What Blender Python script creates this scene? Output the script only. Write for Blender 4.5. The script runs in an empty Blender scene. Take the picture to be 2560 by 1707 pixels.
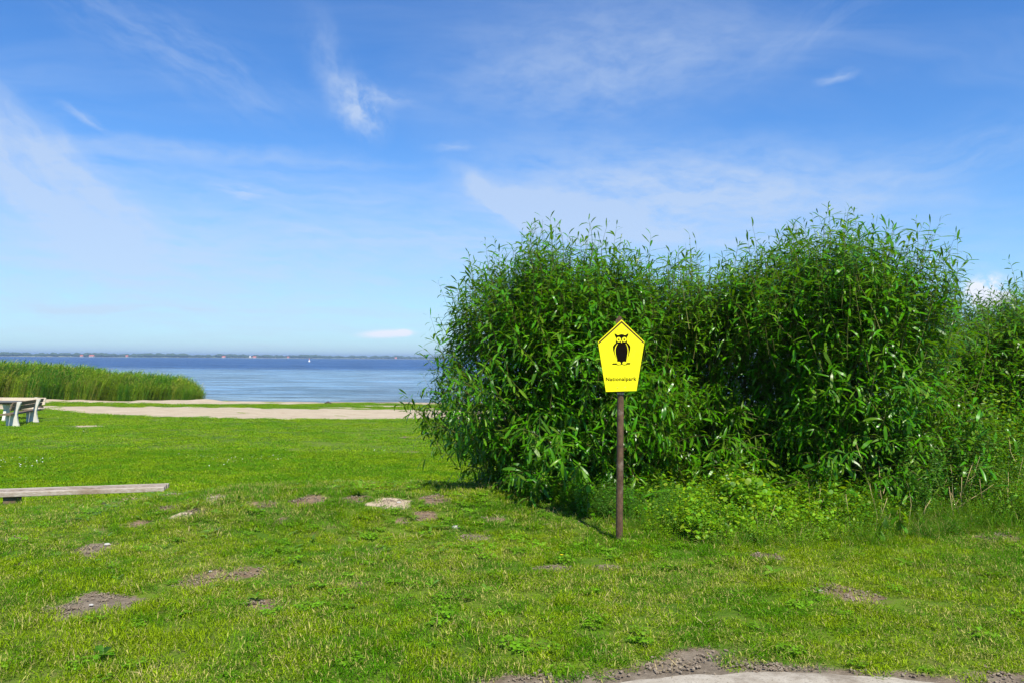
import bpy, bmesh, math, random
import numpy as np
from mathutils import Matrix, Vector
from mathutils.geometry import tessellate_polygon

R = math.radians
rng = np.random.default_rng(7)
random.seed(7)
scene = bpy.context.scene
col = scene.collection

# ------------------------------------------------------------------ camera
EYE = np.array([0.0, 0.0, 1.6])
FPX = 2560 * 28.0 / 36.0
PITCH, ROLL = math.atan(43.5 / FPX), R(0.41)
r0 = np.array([1.0, 0, 0]); u0 = np.array([0, -math.sin(PITCH), math.cos(PITCH)])
CF = np.array([0, math.cos(PITCH), math.sin(PITCH)])
CR = math.cos(ROLL) * r0 + math.sin(ROLL) * u0
CU = -math.sin(ROLL) * r0 + math.cos(ROLL) * u0
cam = bpy.data.objects.new('camera', bpy.data.cameras.new('camera'))
cam.data.lens = 28.0; cam.data.sensor_width = 36.0; cam.data.clip_start = 0.05; cam.data.clip_end = 30000
cam.matrix_world = Matrix(((CR[0], CU[0], -CF[0], EYE[0]), (CR[1], CU[1], -CF[1], EYE[1]),
                           (CR[2], CU[2], -CF[2], EYE[2]), (0, 0, 0, 1)))
col.objects.link(cam); scene.camera = cam

def ray(px, py):
    """unit-depth view ray of a photo pixel"""
    return CF + (px - 1280) / FPX * CR + (853.5 - py) / FPX * CU

# ------------------------------------------------------------------ sun, exposure
SUN_EL, SUN_AZ = R(56), R(23)           # azimuth: to the right of straight behind the camera
sd = Vector((math.sin(SUN_AZ) * math.cos(SUN_EL), -math.cos(SUN_AZ) * math.cos(SUN_EL), math.sin(SUN_EL)))
sun = bpy.data.objects.new('sun', bpy.data.lights.new('sun', 'SUN'))
sun.data.energy = 4.9; sun.data.angle = R(0.53); sun.data.color = (1.0, 0.95, 0.82)
sun.rotation_euler = sd.to_track_quat('Z', 'Y').to_euler()
col.objects.link(sun)
scene.view_settings.view_transform = 'Standard'
scene.view_settings.look = 'None'
scene.view_settings.exposure = 0.62
scene.view_settings.gamma = 1.0
scene.view_settings.use_curve_mapping = False
scene.cycles.max_bounces = 6
scene.cycles.diffuse_bounces = 3
scene.cycles.glossy_bounces = 2
scene.cycles.transmission_bounces = 3
scene.cycles.transparent_max_bounces = 8
scene.cycles.volume_bounces = 0
scene.cycles.sample_clamp_indirect = 6

# ------------------------------------------------------------------ node helper
class N:
    def __init__(s, tree):
        s.t = tree; tree.nodes.clear()
    def add(s, typ, props=None, **ins):
        n = s.t.nodes.new(typ)
        for k, v in (props or {}).items(): setattr(n, k, v)
        for k, v in ins.items():
            s.put(n, k, v)
        return n
    def put(s, n, k, v):
        sock = n.inputs[int(k[1:])] if k[0] == '_' and k[1:].isdigit() else n.inputs[k.replace('_', ' ')]
        if isinstance(v, bpy.types.NodeSocket): s.t.links.new(v, sock)
        elif isinstance(v, bpy.types.Node): s.t.links.new(v.outputs[0], sock)
        else:
            if sock.type == 'RGBA' and len(v) == 3: v = (*v, 1)
            sock.default_value = v
    def m(s, op, a, b=0.0, c=None, clamp=False):
        n = s.add('ShaderNodeMath', {'operation': op, 'use_clamp': clamp}, _0=a, _1=b)
        if c is not None: s.put(n, '_2', c)
        return n.outputs[0]
    def vm(s, op, a, b=None, out=0):
        n = s.add('ShaderNodeVectorMath', {'operation': op}, _0=a)
        if b is not None: s.put(n, '_1', b)
        return n.outputs[out]
    def mix(s, f, a, b, mode='MIX'):
        n = s.t.nodes.new('ShaderNodeMix'); n.data_type = 'RGBA'; n.blend_type = mode
        for i, v in ((0, f), (6, a), (7, b)):
            if isinstance(v, bpy.types.NodeSocket): s.t.links.new(v, n.inputs[i])
            elif isinstance(v, bpy.types.Node): s.t.links.new(v.outputs[0], n.inputs[i])
            else: n.inputs[i].default_value = (*v, 1) if isinstance(v, tuple) and len(v) == 3 else v
        return n.outputs[2]
    def mapr(s, v, a, b, c=0.0, d=1.0, smooth=False):
        n = s.add('ShaderNodeMapRange', {'interpolation_type': 'SMOOTHSTEP' if smooth else 'LINEAR'}, _0=v, _1=a, _2=b, _3=c, _4=d)
        return n.outputs[0]
    def noise(s, vec, scale, detail=3, rough=.5, dist=0.0, dim='3D'):
        return s.add('ShaderNodeTexNoise', {'noise_dimensions': dim}, Vector=vec, Scale=scale, Detail=float(detail), Roughness=rough, Distortion=dist)

# ------------------------------------------------------------------ world
world = bpy.data.worlds.new('World'); scene.world = world; world.use_nodes = True
w = N(world.node_tree)
sky = w.add('ShaderNodeTexSky', {'sky_type': 'NISHITA', 'sun_disc': False, 'sun_elevation': SUN_EL,
        'sun_rotation': math.pi - SUN_AZ, 'air_density': 1.0, 'dust_density': 0.0, 'ozone_density': 1.6, 'altitude': 0.0})
tc = w.add('ShaderNodeTexCoord')
D = w.vm('NORMALIZE', tc.outputs['Generated'])
sx = w.add('ShaderNodeSeparateXYZ', None, _0=D)
X, Y, Z = sx.outputs
az = w.m('ARCTAN2', X, Y)
el = w.m('ARCSINE', Z)
SKY_SAT, SKY_GAIN = 1.0, (1.0, 1.0, 1.0)
hs = w.add('ShaderNodeHueSaturation', None, Saturation=1.18, Value=1.0, Color=sky)
base = w.mix(1.0, hs.outputs[0], (0.68, 1.08, 1.52), 'MULTIPLY')
base = w.mix(w.m('MULTIPLY', w.m('EXPONENT', w.m('MULTIPLY', w.m('MAXIMUM', Z, 0.0), -9.0)), 0.55), base, (4.0, 5.75, 7.4))
# cloud fields
pz = w.m('ADD', w.m('MAXIMUM', Z, 0.0), 0.12)
plane = w.add('ShaderNodeCombineXYZ', None, _0=w.m('DIVIDE', X, pz), _1=w.m('DIVIDE', Y, pz), _2=0.0)
warp = w.noise(plane, 0.8, 3, .55)
wp = w.vm('ADD', plane, w.vm('SCALE', w.vm('SUBTRACT', warp.outputs['Color'], (0.5, 0.5, 0.5)), None))
w.t.nodes[-1]
def scaled(v, vec3):
    return w.vm('MULTIPLY', v, vec3)
rot = w.add('ShaderNodeVectorRotate', {'rotation_type': 'Z_AXIS'}, Vector=wp, Angle=R(-12))
veil = w.noise(scaled(rot.outputs[0], (0.35, 1.5, 1)), 1.1, 7, .6)
veil2 = w.noise(plane, 0.45, 3, .5)
v1 = w.mapr(veil.outputs[0], 0.42, 0.78, 0, 1, True)
v2 = w.mapr(veil2.outputs[0], 0.35, 0.65, 0.25, 1, True)
total = w.m('MULTIPLY', w.m('MULTIPLY', v1, v2), 0.42)
azel = w.add('ShaderNodeCombineXYZ', None, _0=az, _1=el, _2=0.0)
wz = w.noise(azel, 9.0, 4, .6)
wob = w.vm('MULTIPLY', w.vm('SUBTRACT', wz.outputs['Color'], (0.5, 0.5, 0.5)), (0.06, 0.035, 0))
azelw = w.vm('ADD', azel, wob)
def wisp(px, py, a, b, ang, strength, stretch=4.0, thr=(0.35, 0.7), warped=True, fscale=14.0):
    """soft elongated cloud streak; a, b = half length / half width in photo pixels"""
    d = ray(px, py); d = d / np.linalg.norm(d)
    ca, ce = math.atan2(d[0], d[1]), math.asin(d[2])
    q = w.vm('SUBTRACT', azelw if warped else azel, (ca, ce, 0))
    q = w.add('ShaderNodeVectorRotate', {'rotation_type': 'Z_AXIS'}, Vector=q, Angle=R(ang)).outputs[0]
    e = w.vm('MULTIPLY', q, (FPX / a, FPX / b, 0))
    r = w.vm('LENGTH', e, out=1)
    edge = w.mapr(r, 1.0, 0.0, 0, 1, True)
    f = w.noise(w.vm('MULTIPLY', q, (1.0, stretch, 1.0)), fscale, 6, .62)
    fib = w.mapr(f.outputs[0], thr[0], thr[1], 0, 1, True)
    return w.m('MULTIPLY', w.m('MULTIPLY', edge, fib), strength)
W = [ (845, 175, 190, 90, 56, 0.55, 1.2, (.30, .75)), (900, 262, 130, 95, 40, 0.9, 1.2, (.34, .68), True, 24.0), (980, 240, 110, 30, 12, .4, 3, (.35, .65)),
      (1235, 490, 190, 42, 28, 0.95, 2, (.25, .65)), (1420, 540, 380, 85, 12, 0.85, 3, (.2, .6)), (1700, 470, 780, 170, 4, 1.0, 3, (.1, .75)),
      (60, 420, 520, 150, 38, 0.9, 2.5, (.1, .75)), (120, 360, 420, 60, 38, .35, 4, (.3, .7)), (470, 372, 560, 34, -3, .42, 3, (.2, .7)),
      (830, 405, 300, 22, -2, .3, 3, (.2, .7)), (300, 690, 1500, 240, 3, .75, 6, (.0, .7)), (900, 600, 1300, 150, 2, .5, 6, (.1, .8)), (700, 480, 1100, 120, 2, .38, 6, (.15, .8)), (1800, 600, 1100, 160, 0, .5, 5, (.1, .8)),
      (430, 120, 480, 120, 22, .36, 4, (.3, .8)), (1500, 170, 650, 210, -4, .55, 2.5, (.1, .8)), (2090, 190, 70, 22, -8, .5, 3, (.3, .6)),
      (210, 290, 95, 14, 22, .5, 5, (.3, .6)), (610, 480, 110, 30, 12, .4, 9, (.4, .6)), (2300, 420, 420, 120, -14, .38, 4, (.25, .8)),
      (1130, 370, 70, 20, 0, .35, 3, (.3, .6)), (2250, 700, 700, 120, 0, .4, 5, (.2, .8)), (200, 760, 260, 30, -3, .3, 5, (.3, .7)),
      (2060, 60, 350, 90, -25, .2, 4, (.3, .8)) ]
for a in W:
    total = w.m('ADD', total, wisp(*a))
total = w.m('MINIMUM', w.m('MULTIPLY', total, 0.82), 0.7)
cir = w.mix(total, base, (5.3, 6.3, 7.9))
cum = wisp(965, 835, 95, 15, -3, 1.3, 1.5, (.1, .3), False, 30)
cum = w.m('ADD', cum, wisp(1010, 832, 28, 13, 0, 1.3, 1.5, (.0, .25), False, 30))
cum = w.m('ADD', cum, wisp(2482, 735, 70, 52, 0, 2.4, 1.2, (.38, .55), True, 22))
cir = w.mix(w.m('MINIMUM', cum, 0.9), cir, (8.2, 8.4, 9.4))
bg = w.add('ShaderNodeBackground', None, Color=cir, Strength=0.075)
w.add('ShaderNodeOutputWorld', None, Surface=bg)

# ------------------------------------------------------------------ generic mesh helpers
def link(o, parent=None):
    col.objects.link(o)
    if parent is not None: o.parent = parent
    return o

def tag(o, label=None, cat=None, group=None, kind=None):
    if label: o['label'] = label
    if cat: o['category'] = cat
    if group: o['group'] = group
    if kind: o['kind'] = kind
    return o

def empty(name, loc, rz=0.0):
    o = bpy.data.objects.new(name, None); o.location = loc; o.rotation_euler = (0, 0, rz)
    o.empty_display_size = .1
    return link(o)

def np_mesh(name, verts, faces, mats, smooth=True, attrs=None, midx=None):
    """faces: list of int arrays (n,k)"""
    me = bpy.data.meshes.new(name)
    verts = np.asarray(verts, dtype=np.float32)
    me.vertices.add(len(verts)); me.vertices.foreach_set('co', verts.ravel())
    loops = np.concatenate([np.asarray(f).ravel() for f in faces]) if faces else np.zeros(0, int)
    sizes = np.concatenate([np.full(len(f), np.asarray(f).shape[1]) for f in faces]) if faces else np.zeros(0, int)
    if len(sizes):
        me.loops.add(len(loops)); me.loops.foreach_set('vertex_index', loops.astype(np.int32))
        starts = np.concatenate([[0], np.cumsum(sizes)[:-1]])
        me.polygons.add(len(sizes)); me.polygons.foreach_set('loop_start', starts.astype(np.int32))
        me.polygons.foreach_set('use_smooth', np.full(len(sizes), smooth))
        if midx is not None: me.polygons.foreach_set('material_index', np.asarray(midx, dtype=np.int32))
    for k, v in (attrs or {}).items():
        v = np.asarray(v)
        if v.ndim == 2:
            a = me.attributes.new(k, 'FLOAT_VECTOR', 'POINT'); a.data.foreach_set('vector', v.astype(np.float32).ravel())
        elif v.dtype.kind == 'i':
            a = me.attributes.new(k, 'INT', 'POINT'); a.data.foreach_set('value', v.astype(np.int32))
        else:
            a = me.attributes.new(k, 'FLOAT', 'POINT'); a.data.foreach_set('value', v.astype(np.float32))
    for m_ in (mats if isinstance(mats, (list, tuple)) else [mats]):
        if m_ is not None: me.materials.append(m_)
    me.update(calc_edges=True); me.validate()
    return me

class MB:
    """collects simple solids in a bmesh, builds ONE mesh object"""
    def __init__(s): s.bm = bmesh.new()
    def box(s, c, size, rot=None, bevel=0.0):
        r = bmesh.ops.create_cube(s.bm, size=1.0)
        vs = r['verts']
        M = Matrix.Translation(c) @ (rot.to_4x4() if rot is not None else Matrix.Identity(4)) @ Matrix.Diagonal((*size, 1))
        bmesh.ops.transform(s.bm, matrix=M, verts=vs)
        if bevel:
            es = list({e for v in vs for e in v.link_edges})
            bmesh.ops.bevel(s.bm, geom=es, offset=bevel, segments=2, affect='EDGES', profile=.6)
        return s
    def prism(s, pts, d0, d1, frame):
        """pts: 2-D outline (u,v); extruded d0..d1 along frame col 2 (n); frame=(origin,u,v,n)"""
        o, u, v, n = [Vector(a) for a in frame]
        A = [s.bm.verts.new(o + u * p[0] + v * p[1] + n * d0) for p in pts]
        B = [s.bm.verts.new(o + u * p[0] + v * p[1] + n * d1) for p in pts]
        k = len(pts)
        for t3 in tessellate_polygon([[Vector((p[0], p[1], 0)) for p in pts]]):
            s.bm.faces.new([A[i] for i in t3]); s.bm.faces.new([B[i] for i in reversed(t3)])
        for i in range(k):
            s.bm.faces.new((A[i], B[i], B[(i + 1) % k], A[(i + 1) % k]))
        return s
    def tube(s, pts, rads, seg=10, cap=True):
        rings = []
        pts = [Vector(p) for p in pts]
        for i, p in enumerate(pts):
            t = (pts[min(i + 1, len(pts) - 1)] - pts[max(i - 1, 0)]).normalized()
            a = t.orthogonal().normalized() if i == 0 else (a - t * a.dot(t)).normalized()
            b = t.cross(a)
            rings.append([s.bm.verts.new(p + (a * math.cos(2 * math.pi * k / seg) + b * math.sin(2 * math.pi * k / seg)) * rads[i]) for k in range(seg)])
        for i in range(len(rings) - 1):
            for k in range(seg):
                s.bm.faces.new((rings[i][k], rings[i][(k + 1) % seg], rings[i + 1][(k + 1) % seg], rings[i + 1][k]))
        if cap:
            s.bm.faces.new(rings[0][::-1]); s.bm.faces.new(rings[-1])
        return s
    def build(s, name, mat, parent=None, smooth=False, auto=None):
        bmesh.ops.recalc_face_normals(s.bm, faces=s.bm.faces)
        me = bpy.data.meshes.new(name); s.bm.to_mesh(me); s.bm.free()
        me.materials.append(mat)
        if smooth: me.polygons.foreach_set('use_smooth', [True] * len(me.polygons))
        if auto: me.set_sharp_from_angle(angle=auto)
        return link(bpy.data.objects.new(name, me), parent)

# ------------------------------------------------------------------ materials
def mat(name):
    m_ = bpy.data.materials.new(name); m_.use_nodes = True
    return m_, N(m_.node_tree)

def leaf_material(name, top, back, trans, rough=.38, spec=.5, tf=.3, jitter=.35, yellow=(.16, .2, .02)):
    m_, n = mat(name)
    geo = n.add('ShaderNodeNewGeometry'); oi = n.add('ShaderNodeObjectInfo')
    at = n.add('ShaderNodeAttribute', {'attribute_name': 'tint'})
    rnd = n.m('FRACT', n.m('ADD', at.outputs['Fac'], oi.outputs['Random']))
    c = n.mix(geo.outputs['Backfacing'], top, back)
    c = n.mix(n.m('MULTIPLY', n.m('POWER', rnd, 3.0), .55), c, yellow)
    r2 = n.m('FRACT', n.m('MULTIPLY', rnd, 7.31))
    c = n.mix(1.0, c, n.add('ShaderNodeCombineColor', None, _0=n.mapr(r2, 0, 1, 1 - jitter, 1 + jitter), _1=n.mapr(r2, 0, 1, 1 - jitter, 1 + jitter), _2=n.mapr(r2, 0, 1, 1 - jitter, 1 + jitter)).outputs[0], 'MULTIPLY')
    p = n.add('ShaderNodeBsdfPrincipled', None, Base_Color=c, Roughness=rough, Specular_IOR_Level=spec)
    t = n.add('ShaderNodeBsdfTranslucent', None, Color=trans)
    mx = n.add('ShaderNodeMixShader', None, _0=tf, _1=p, _2=t)
    n.add('ShaderNodeOutputMaterial', None, Surface=mx)
    return m_

def grass_material(name, fresh, yellow, straw, straw_amt, tf=.35, scale=1.0, rough=.5, trans=(.25, .42, .03)):
    m_, n = mat(name)
    geo = n.add('ShaderNodeNewGeometry'); oi = n.add('ShaderNodeObjectInfo')
    at = n.add('ShaderNodeAttribute', {'attribute_name': 'tint'})
    pos = n.vm('MULTIPLY', geo.outputs['Position'], (1, 1, 0))
    big = n.noise(pos, .55 * scale, 4, .6); small = n.noise(pos, 3.2 * scale, 3, .6)
    f = n.mapr(n.m('ADD', n.m('MULTIPLY', big.outputs[0], .5), n.m('MULTIPLY', small.outputs[0], .5)), .42, .58, 0, 1, True)
    c = n.mix(f, fresh, yellow)
    rnd = n.m('FRACT', n.m('ADD', at.outputs['Fac'], oi.outputs['Random']))
    s = n.noise(n.vm('ADD', pos, (31, 7, 0)), .9 * scale, 4, .65)
    amt = n.mapr(s.outputs[0], .35, .68, straw_amt * .3, straw_amt * 2.0, True)
    isdry = n.m('LESS_THAN', rnd, amt)
    c = n.mix(isdry, c, straw)
    r2 = n.m('FRACT', n.m('MULTIPLY', rnd, 11.7))
    v = n.mapr(r2, 0, 1, .7, 1.3)
    c = n.mix(1.0, c, n.add('ShaderNodeCombineColor', None, _0=v, _1=v, _2=v).outputs[0], 'MULTIPLY')
    p = n.add('ShaderNodeBsdfPrincipled', None, Base_Color=c, Roughness=rough, Specular_IOR_Level=.10)
    tcol = n.mix(.6, c, trans)
    t = n.add('ShaderNodeBsdfTranslucent', None, Color=tcol)
    mx = n.add('ShaderNodeMixShader', None, _0=tf, _1=p, _2=t)
    n.add('ShaderNodeOutputMaterial', None, Surface=mx)
    return m_

def simple_material(name, c1, c2, scale=8.0, rough=.7, bump=.2, vec_scale=(1, 1, 1), metallic=0.0, spec=.3, bscale=None, detail=6, lo=.35, hi=.65, extra=None):
    m_, n = mat(name)
    tcn = n.add('ShaderNodeTexCoord')
    v = n.vm('MULTIPLY', tcn.outputs['Object'], vec_scale)
    no = n.noise(v, scale, detail, .65)
    c = n.mix(n.mapr(no.outputs[0], lo, hi, 0, 1), c1, c2)
    if extra:
        col3, sc3, a, b = extra
        n3 = n.noise(n.vm('ADD', tcn.outputs['Object'], (3.3, 1.7, 9.1)), sc3, 5, .6)
        c = n.mix(n.mapr(n3.outputs[0], a, b, 0, 1), c, col3)
    nb = n.noise(v, bscale or scale * 3, 5, .6)
    bm_ = n.add('ShaderNodeBump', None, Strength=bump, Distance=.01, Height=nb.outputs[0])
    p = n.add('ShaderNodeBsdfPrincipled', None, Base_Color=c, Roughness=rough, Normal=bm_, Metallic=metallic, Specular_IOR_Level=spec)
    n.add('ShaderNodeOutputMaterial', None, Surface=p)
    return m_

M = {}
M['willow'] = leaf_material('willow_leaf', (.040, .165, .001), (.095, .21, .008), (.28, .60, .001), rough=.30, tf=.18, spec=.22)
M['willow_light'] = leaf_material('willow_leaf_young', (.050, .175, .001), (.10, .21, .012), (.28, .58, .001), spec=.22, rough=.32, tf=.20)
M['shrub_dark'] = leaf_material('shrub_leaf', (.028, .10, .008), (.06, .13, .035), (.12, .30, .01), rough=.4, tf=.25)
M['twig'] = simple_material('twig_bark', (.10, .09, .02), (.16, .17, .04), 20, .6, .1)
M['stem'] = simple_material('stem_bark', (.07, .05, .03), (.15, .12, .07), 12, .8, .4, (1, 1, .3))
M['weed'] = leaf_material('weed_leaf', (.055, .185, .002), (.12, .24, .02), (.36, .58, .003), rough=.5, tf=.32, jitter=.62, spec=.3, yellow=(.33, .36, .02))
M['weed_bright'] = leaf_material('bright_weed_leaf', (.12, .30, .004), (.18, .32, .03), (.45, .68, .005), rough=.5, tf=.34, jitter=.4, yellow=(.42, .42, .02), spec=.3)
M['mugwort'] = leaf_material('mugwort_leaf', (.04, .15, .008), (.12, .20, .08), (.18, .42, .01), rough=.55, tf=.25, spec=.25)
M['dandelion'] = leaf_material('rosette_leaf', (.12, .27, .006), (.15, .28, .03), (.34, .55, .01), rough=.4, tf=.32)
M['grass'] = grass_material('grass_blade', (.09, .26, .002), (.27, .39, .004), (.50, .46, .13), .20)
M['lawn'] = grass_material('lawn_blade', (.13, .31, .001), (.24, .38, .002), (.40, .42, .06), .05, scale=.5)
M['clover'] = leaf_material('clover_leaf', (.12, .29, .004), (.16, .30, .02), (.32, .58, .004), rough=.6, tf=.3, spec=.2)
M['tallgrass'] = grass_material('tall_grass_blade', (.05, .19, .006), (.15, .30, .008), (.45, .38, .13), .14, scale=1.4)
M['reed'] = grass_material('reed_blade', (.085, .28, .012), (.30, .44, .02), (.50, .45, .09), .14, scale=.7, trans=(.18, .36, .04))
M['drystalk'] = simple_material('dry_stalk', (.38, .29, .12), (.5, .4, .2), 9, .8, .1)
M['concrete'] = simple_material('white_concrete', (.56, .53, .45), (.66, .63, .55), 6, .85, .2, extra=((.42, .42, .36), 3, .55, .8))
M['oldwood'] = simple_material('weathered_wood', (.30, .235, .17), (.47, .42, .36), 4, .75, .5, (1.0, 14, 14), extra=((.22, .15, .09), 2.0, .5, .75))
M['oldwood_dark'] = simple_material('weathered_wood_stained', (.20, .15, .11), (.38, .33, .28), 4, .75, .5, (1.0, 16, 16), extra=((.14, .09, .06), 2.5, .45, .7))
M['palewood'] = simple_material('pale_wood', (.42, .33, .22), (.60, .52, .40), 4, .75, .4, (1.0, 14, 14), extra=((.36, .22, .14), 2.0, .5, .75))
M['brownwood'] = simple_material('brown_wood', (.10, .065, .035), (.19, .14, .085), 4, .75, .4, (1.0, 14, 14))
M['greywood'] = simple_material('grey_wood', (.08, .08, .08), (.14, .14, .135), 4, .75, .4, (1.0, 14, 14))
M['rust'] = simple_material('rusty_steel', (.060, .034, .020), (.15, .085, .045), 26, .8, .5, (1, 1, .6), spec=.35, extra=((.26, .20, .15), 7, .56, .74))
M['rustpale'] = simple_material('paint_remnant', (.45, .41, .33), (.30, .22, .16), 30, .8, .3)
M['yellow'] = simple_material('yellow_enamel', (.88, .77, .0015), (.93, .84, .002), 5, .40, .03, spec=.4, extra=((.74, .66, .03), 11, .66, .82))
M['black'] = simple_material('black_print', (.006, .004, .003), (.009, .006, .004), 5, .9, .02, spec=.04)
M['brownprint'] = simple_material('dark_brown_print', (.06, .025, .004), (.075, .03, .005), 5, .5, .02)
M['white'] = simple_material('white_paint', (.78, .78, .76), (.7, .7, .68), 5, .5, .05)
M['red'] = simple_material('red_paint', (.6, .06, .03), (.5, .05, .03), 5, .5, .05)
M['redroof'] = simple_material('red_roof_tile', (.55, .13, .07), (.45, .1, .06), 1, .8, .05)
M['housewall'] = simple_material('render_wall', (.75, .7, .62), (.65, .6, .52), 1, .8, .05)
M['stone'] = simple_material('pale_stone', (.5, .49, .46), (.36, .34, .31), 30, .8, .3)
M['wetwood'] = simple_material('dark_driftwood', (.05, .035, .025), (.12, .085, .06), 6, .8, .5, (1, 6, 6))
M['petal'] = simple_material('white_petal', (.8, .8, .78), (.75, .75, .72), 6, .6, .02)
M['petal_y'] = simple_material('yellow_petal', (.85, .6, .01), (.8, .55, .01), 6, .6, .02)

# ------------------------------------------------------------------ terrain
def sstep(a, b, x):
    t = np.clip((x - a) / float(b - a), 0, 1); return t * t * (3 - 2 * t)

def fnoise(x, y, seed=0):
    """cheap smooth pseudo noise, about -1..1"""
    r = np.random.default_rng(100 + seed); s = 0
    for k in range(5):
        a = r.uniform(0, 2 * np.pi); f = r.uniform(.7, 1.4) * 1.7 ** (k * .6); ph = r.uniform(0, 6.28)
        a2 = r.uniform(0, 2 * np.pi)
        s = s + np.sin((x * np.cos(a) + y * np.sin(a)) * f + ph + 1.3 * np.sin((x * np.cos(a2) + y * np.sin(a2)) * f * .61)) / (k + 1.3)
    return s / 2.0

TY = [-60, 7, 9, 9.9, 11, 12.4, 14, 20, 33, 40, 50, 54.6, 60, 90, 140]
TL = [0, 0, -.17, -.30, -.50, -.62, -.70, -.76, -.95, -1.08, -1.25, -1.385, -2.0, -3.2, -4]
TM = [0, 0, .03, .0, -.30, -.56, -.68, -.76, -.95, -1.08, -1.25, -1.385, -2.0, -3.2, -4]
WATER = -1.38
def height(x, y):
    x = np.asarray(x, float); y = np.asarray(y, float)
    m_ = sstep(-5.2, -2.2, x)
    sh = fnoise(x * .12, y * 0, 3) * .8            # wandering shoreline
    ys = y + sh * sstep(25, 50, y)
    z = np.interp(ys, TY, TL) * (1 - m_) + np.interp(ys, TY, TM) * m_
    z = z + .012 * fnoise(x * 1.8, y * 1.8, 1) + .02 * fnoise(x * .6, y * .6, 2) * sstep(3, 6, y)
    z = z + .022 * fnoise(x * 2.6, y * 1.4, 7) * sstep(33, 36, y) * (1 - sstep(54, 56, y))
    # low worn bank across the left and centre, its face turned to the camera
    z = z + .15 * sstep(6.9, 8.5, y + .25 * fnoise(x * .9, y * 0, 8)) * (1 - sstep(8.8, 10.4, y)) * sstep(1.5, -.1, x) * sstep(-6.0, -3.2, x)
    z = z + .018 * fnoise(x * 4.5, y * 4.5, 9) * sstep(7, 8, y) * (1 - sstep(10, 11, y)) * sstep(1.5, .5, x)
    # bump in front of the low bench's right end and sand heaps near the reeds
    z = z + .17 * np.exp(-(((x + 4.6) / 1.1) ** 2 + ((y - 10.7) / .55) ** 2))
    z = z + .22 * np.maximum(fnoise(x * .9, y * .3, 5), 0) * np.exp(-((y - 51.0) / 1.2) ** 2) * sstep(-14, -18, x) * sstep(-40, -30, x)
    return z

def ground_at(px, py, dz=0.0):
    d = ray(px, py); t0 = 1.0; f0 = None
    ts = np.concatenate([np.arange(2, 20, .02), np.arange(20, 140, .1)])
    P = EYE + ts[:, None] * d
    h = P[:, 2] - height(P[:, 0], P[:, 1]) - dz
    i = np.argmax(h < 0)
    if not (h < 0).any(): i = len(ts) - 1
    return P[i]

def at_depth(px, py, Yd):
    d = ray(px, py); return EYE + d * (Yd / d[1])

# bare patches: photo centre, half sizes in px, kind (0 brown soil, 1 sand, 2 grey soil), rotation ignored
PATCH = [(975, 1262, 44, 24, 1), (1088, 1252, 34, 18, 0), (1060, 1290, 40, 14, 0), (885, 1250, 30, 20, 0), (770, 1252, 34, 13, 0), (655, 1262, 26, 8, 0), (700, 1300, 26, 8, 0), (1010, 1300, 30, 8, 0), (540, 1246, 26, 10, 1),
         (425, 1270, 30, 11, 0), (495, 1276, 24, 8, 0), (455, 1287, 20, 6, 1), (235, 1372, 46, 18, 2), (340, 1308, 26, 8, 0), (60, 1408, 24, 14, 0), (20, 1350, 36, 14, 0),
         (515, 1445, 52, 40, 0), (600, 1432, 44, 14, 0), (668, 1508, 46, 16, 0), (228, 1520, 72, 32, 2), (2112, 1480, 70, 27, 0), (1920, 1394, 34, 12, 0),
         (2505, 1340, 44, 14, 0), (880, 1462, 44, 10, 0), (1380, 1420, 36, 8, 2), (1180, 1345, 30, 8, 2), (145, 1600, 20, 6, 0), (1520, 1418, 24, 7, 2),
         (1000, 1130, 50, 2.5, 0), (1040, 1092, 30, 2, 0), (220, 1064, 30, 2.5, 1), (2460, 1345, 30, 10, 0), (1240, 1300, 26, 8, 0)]
PG = []
for (a, b, rx, ry, k) in PATCH:
    p = ground_at(a, b); p2 = ground_at(a, b + ry); p1 = ground_at(a, b - ry)
    rm = rx * 1.15 * p[1] / FPX
    PG.append((p[0], (p1[1] + p2[1]) / 2, rm, float(np.clip((p1[1] - p2[1]) / 2, rm * .35, rm * 1.1)), k))
CC, CRAD = (1.40, 1.42), 2.76              # round paved place at the photo's bottom edge

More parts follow.
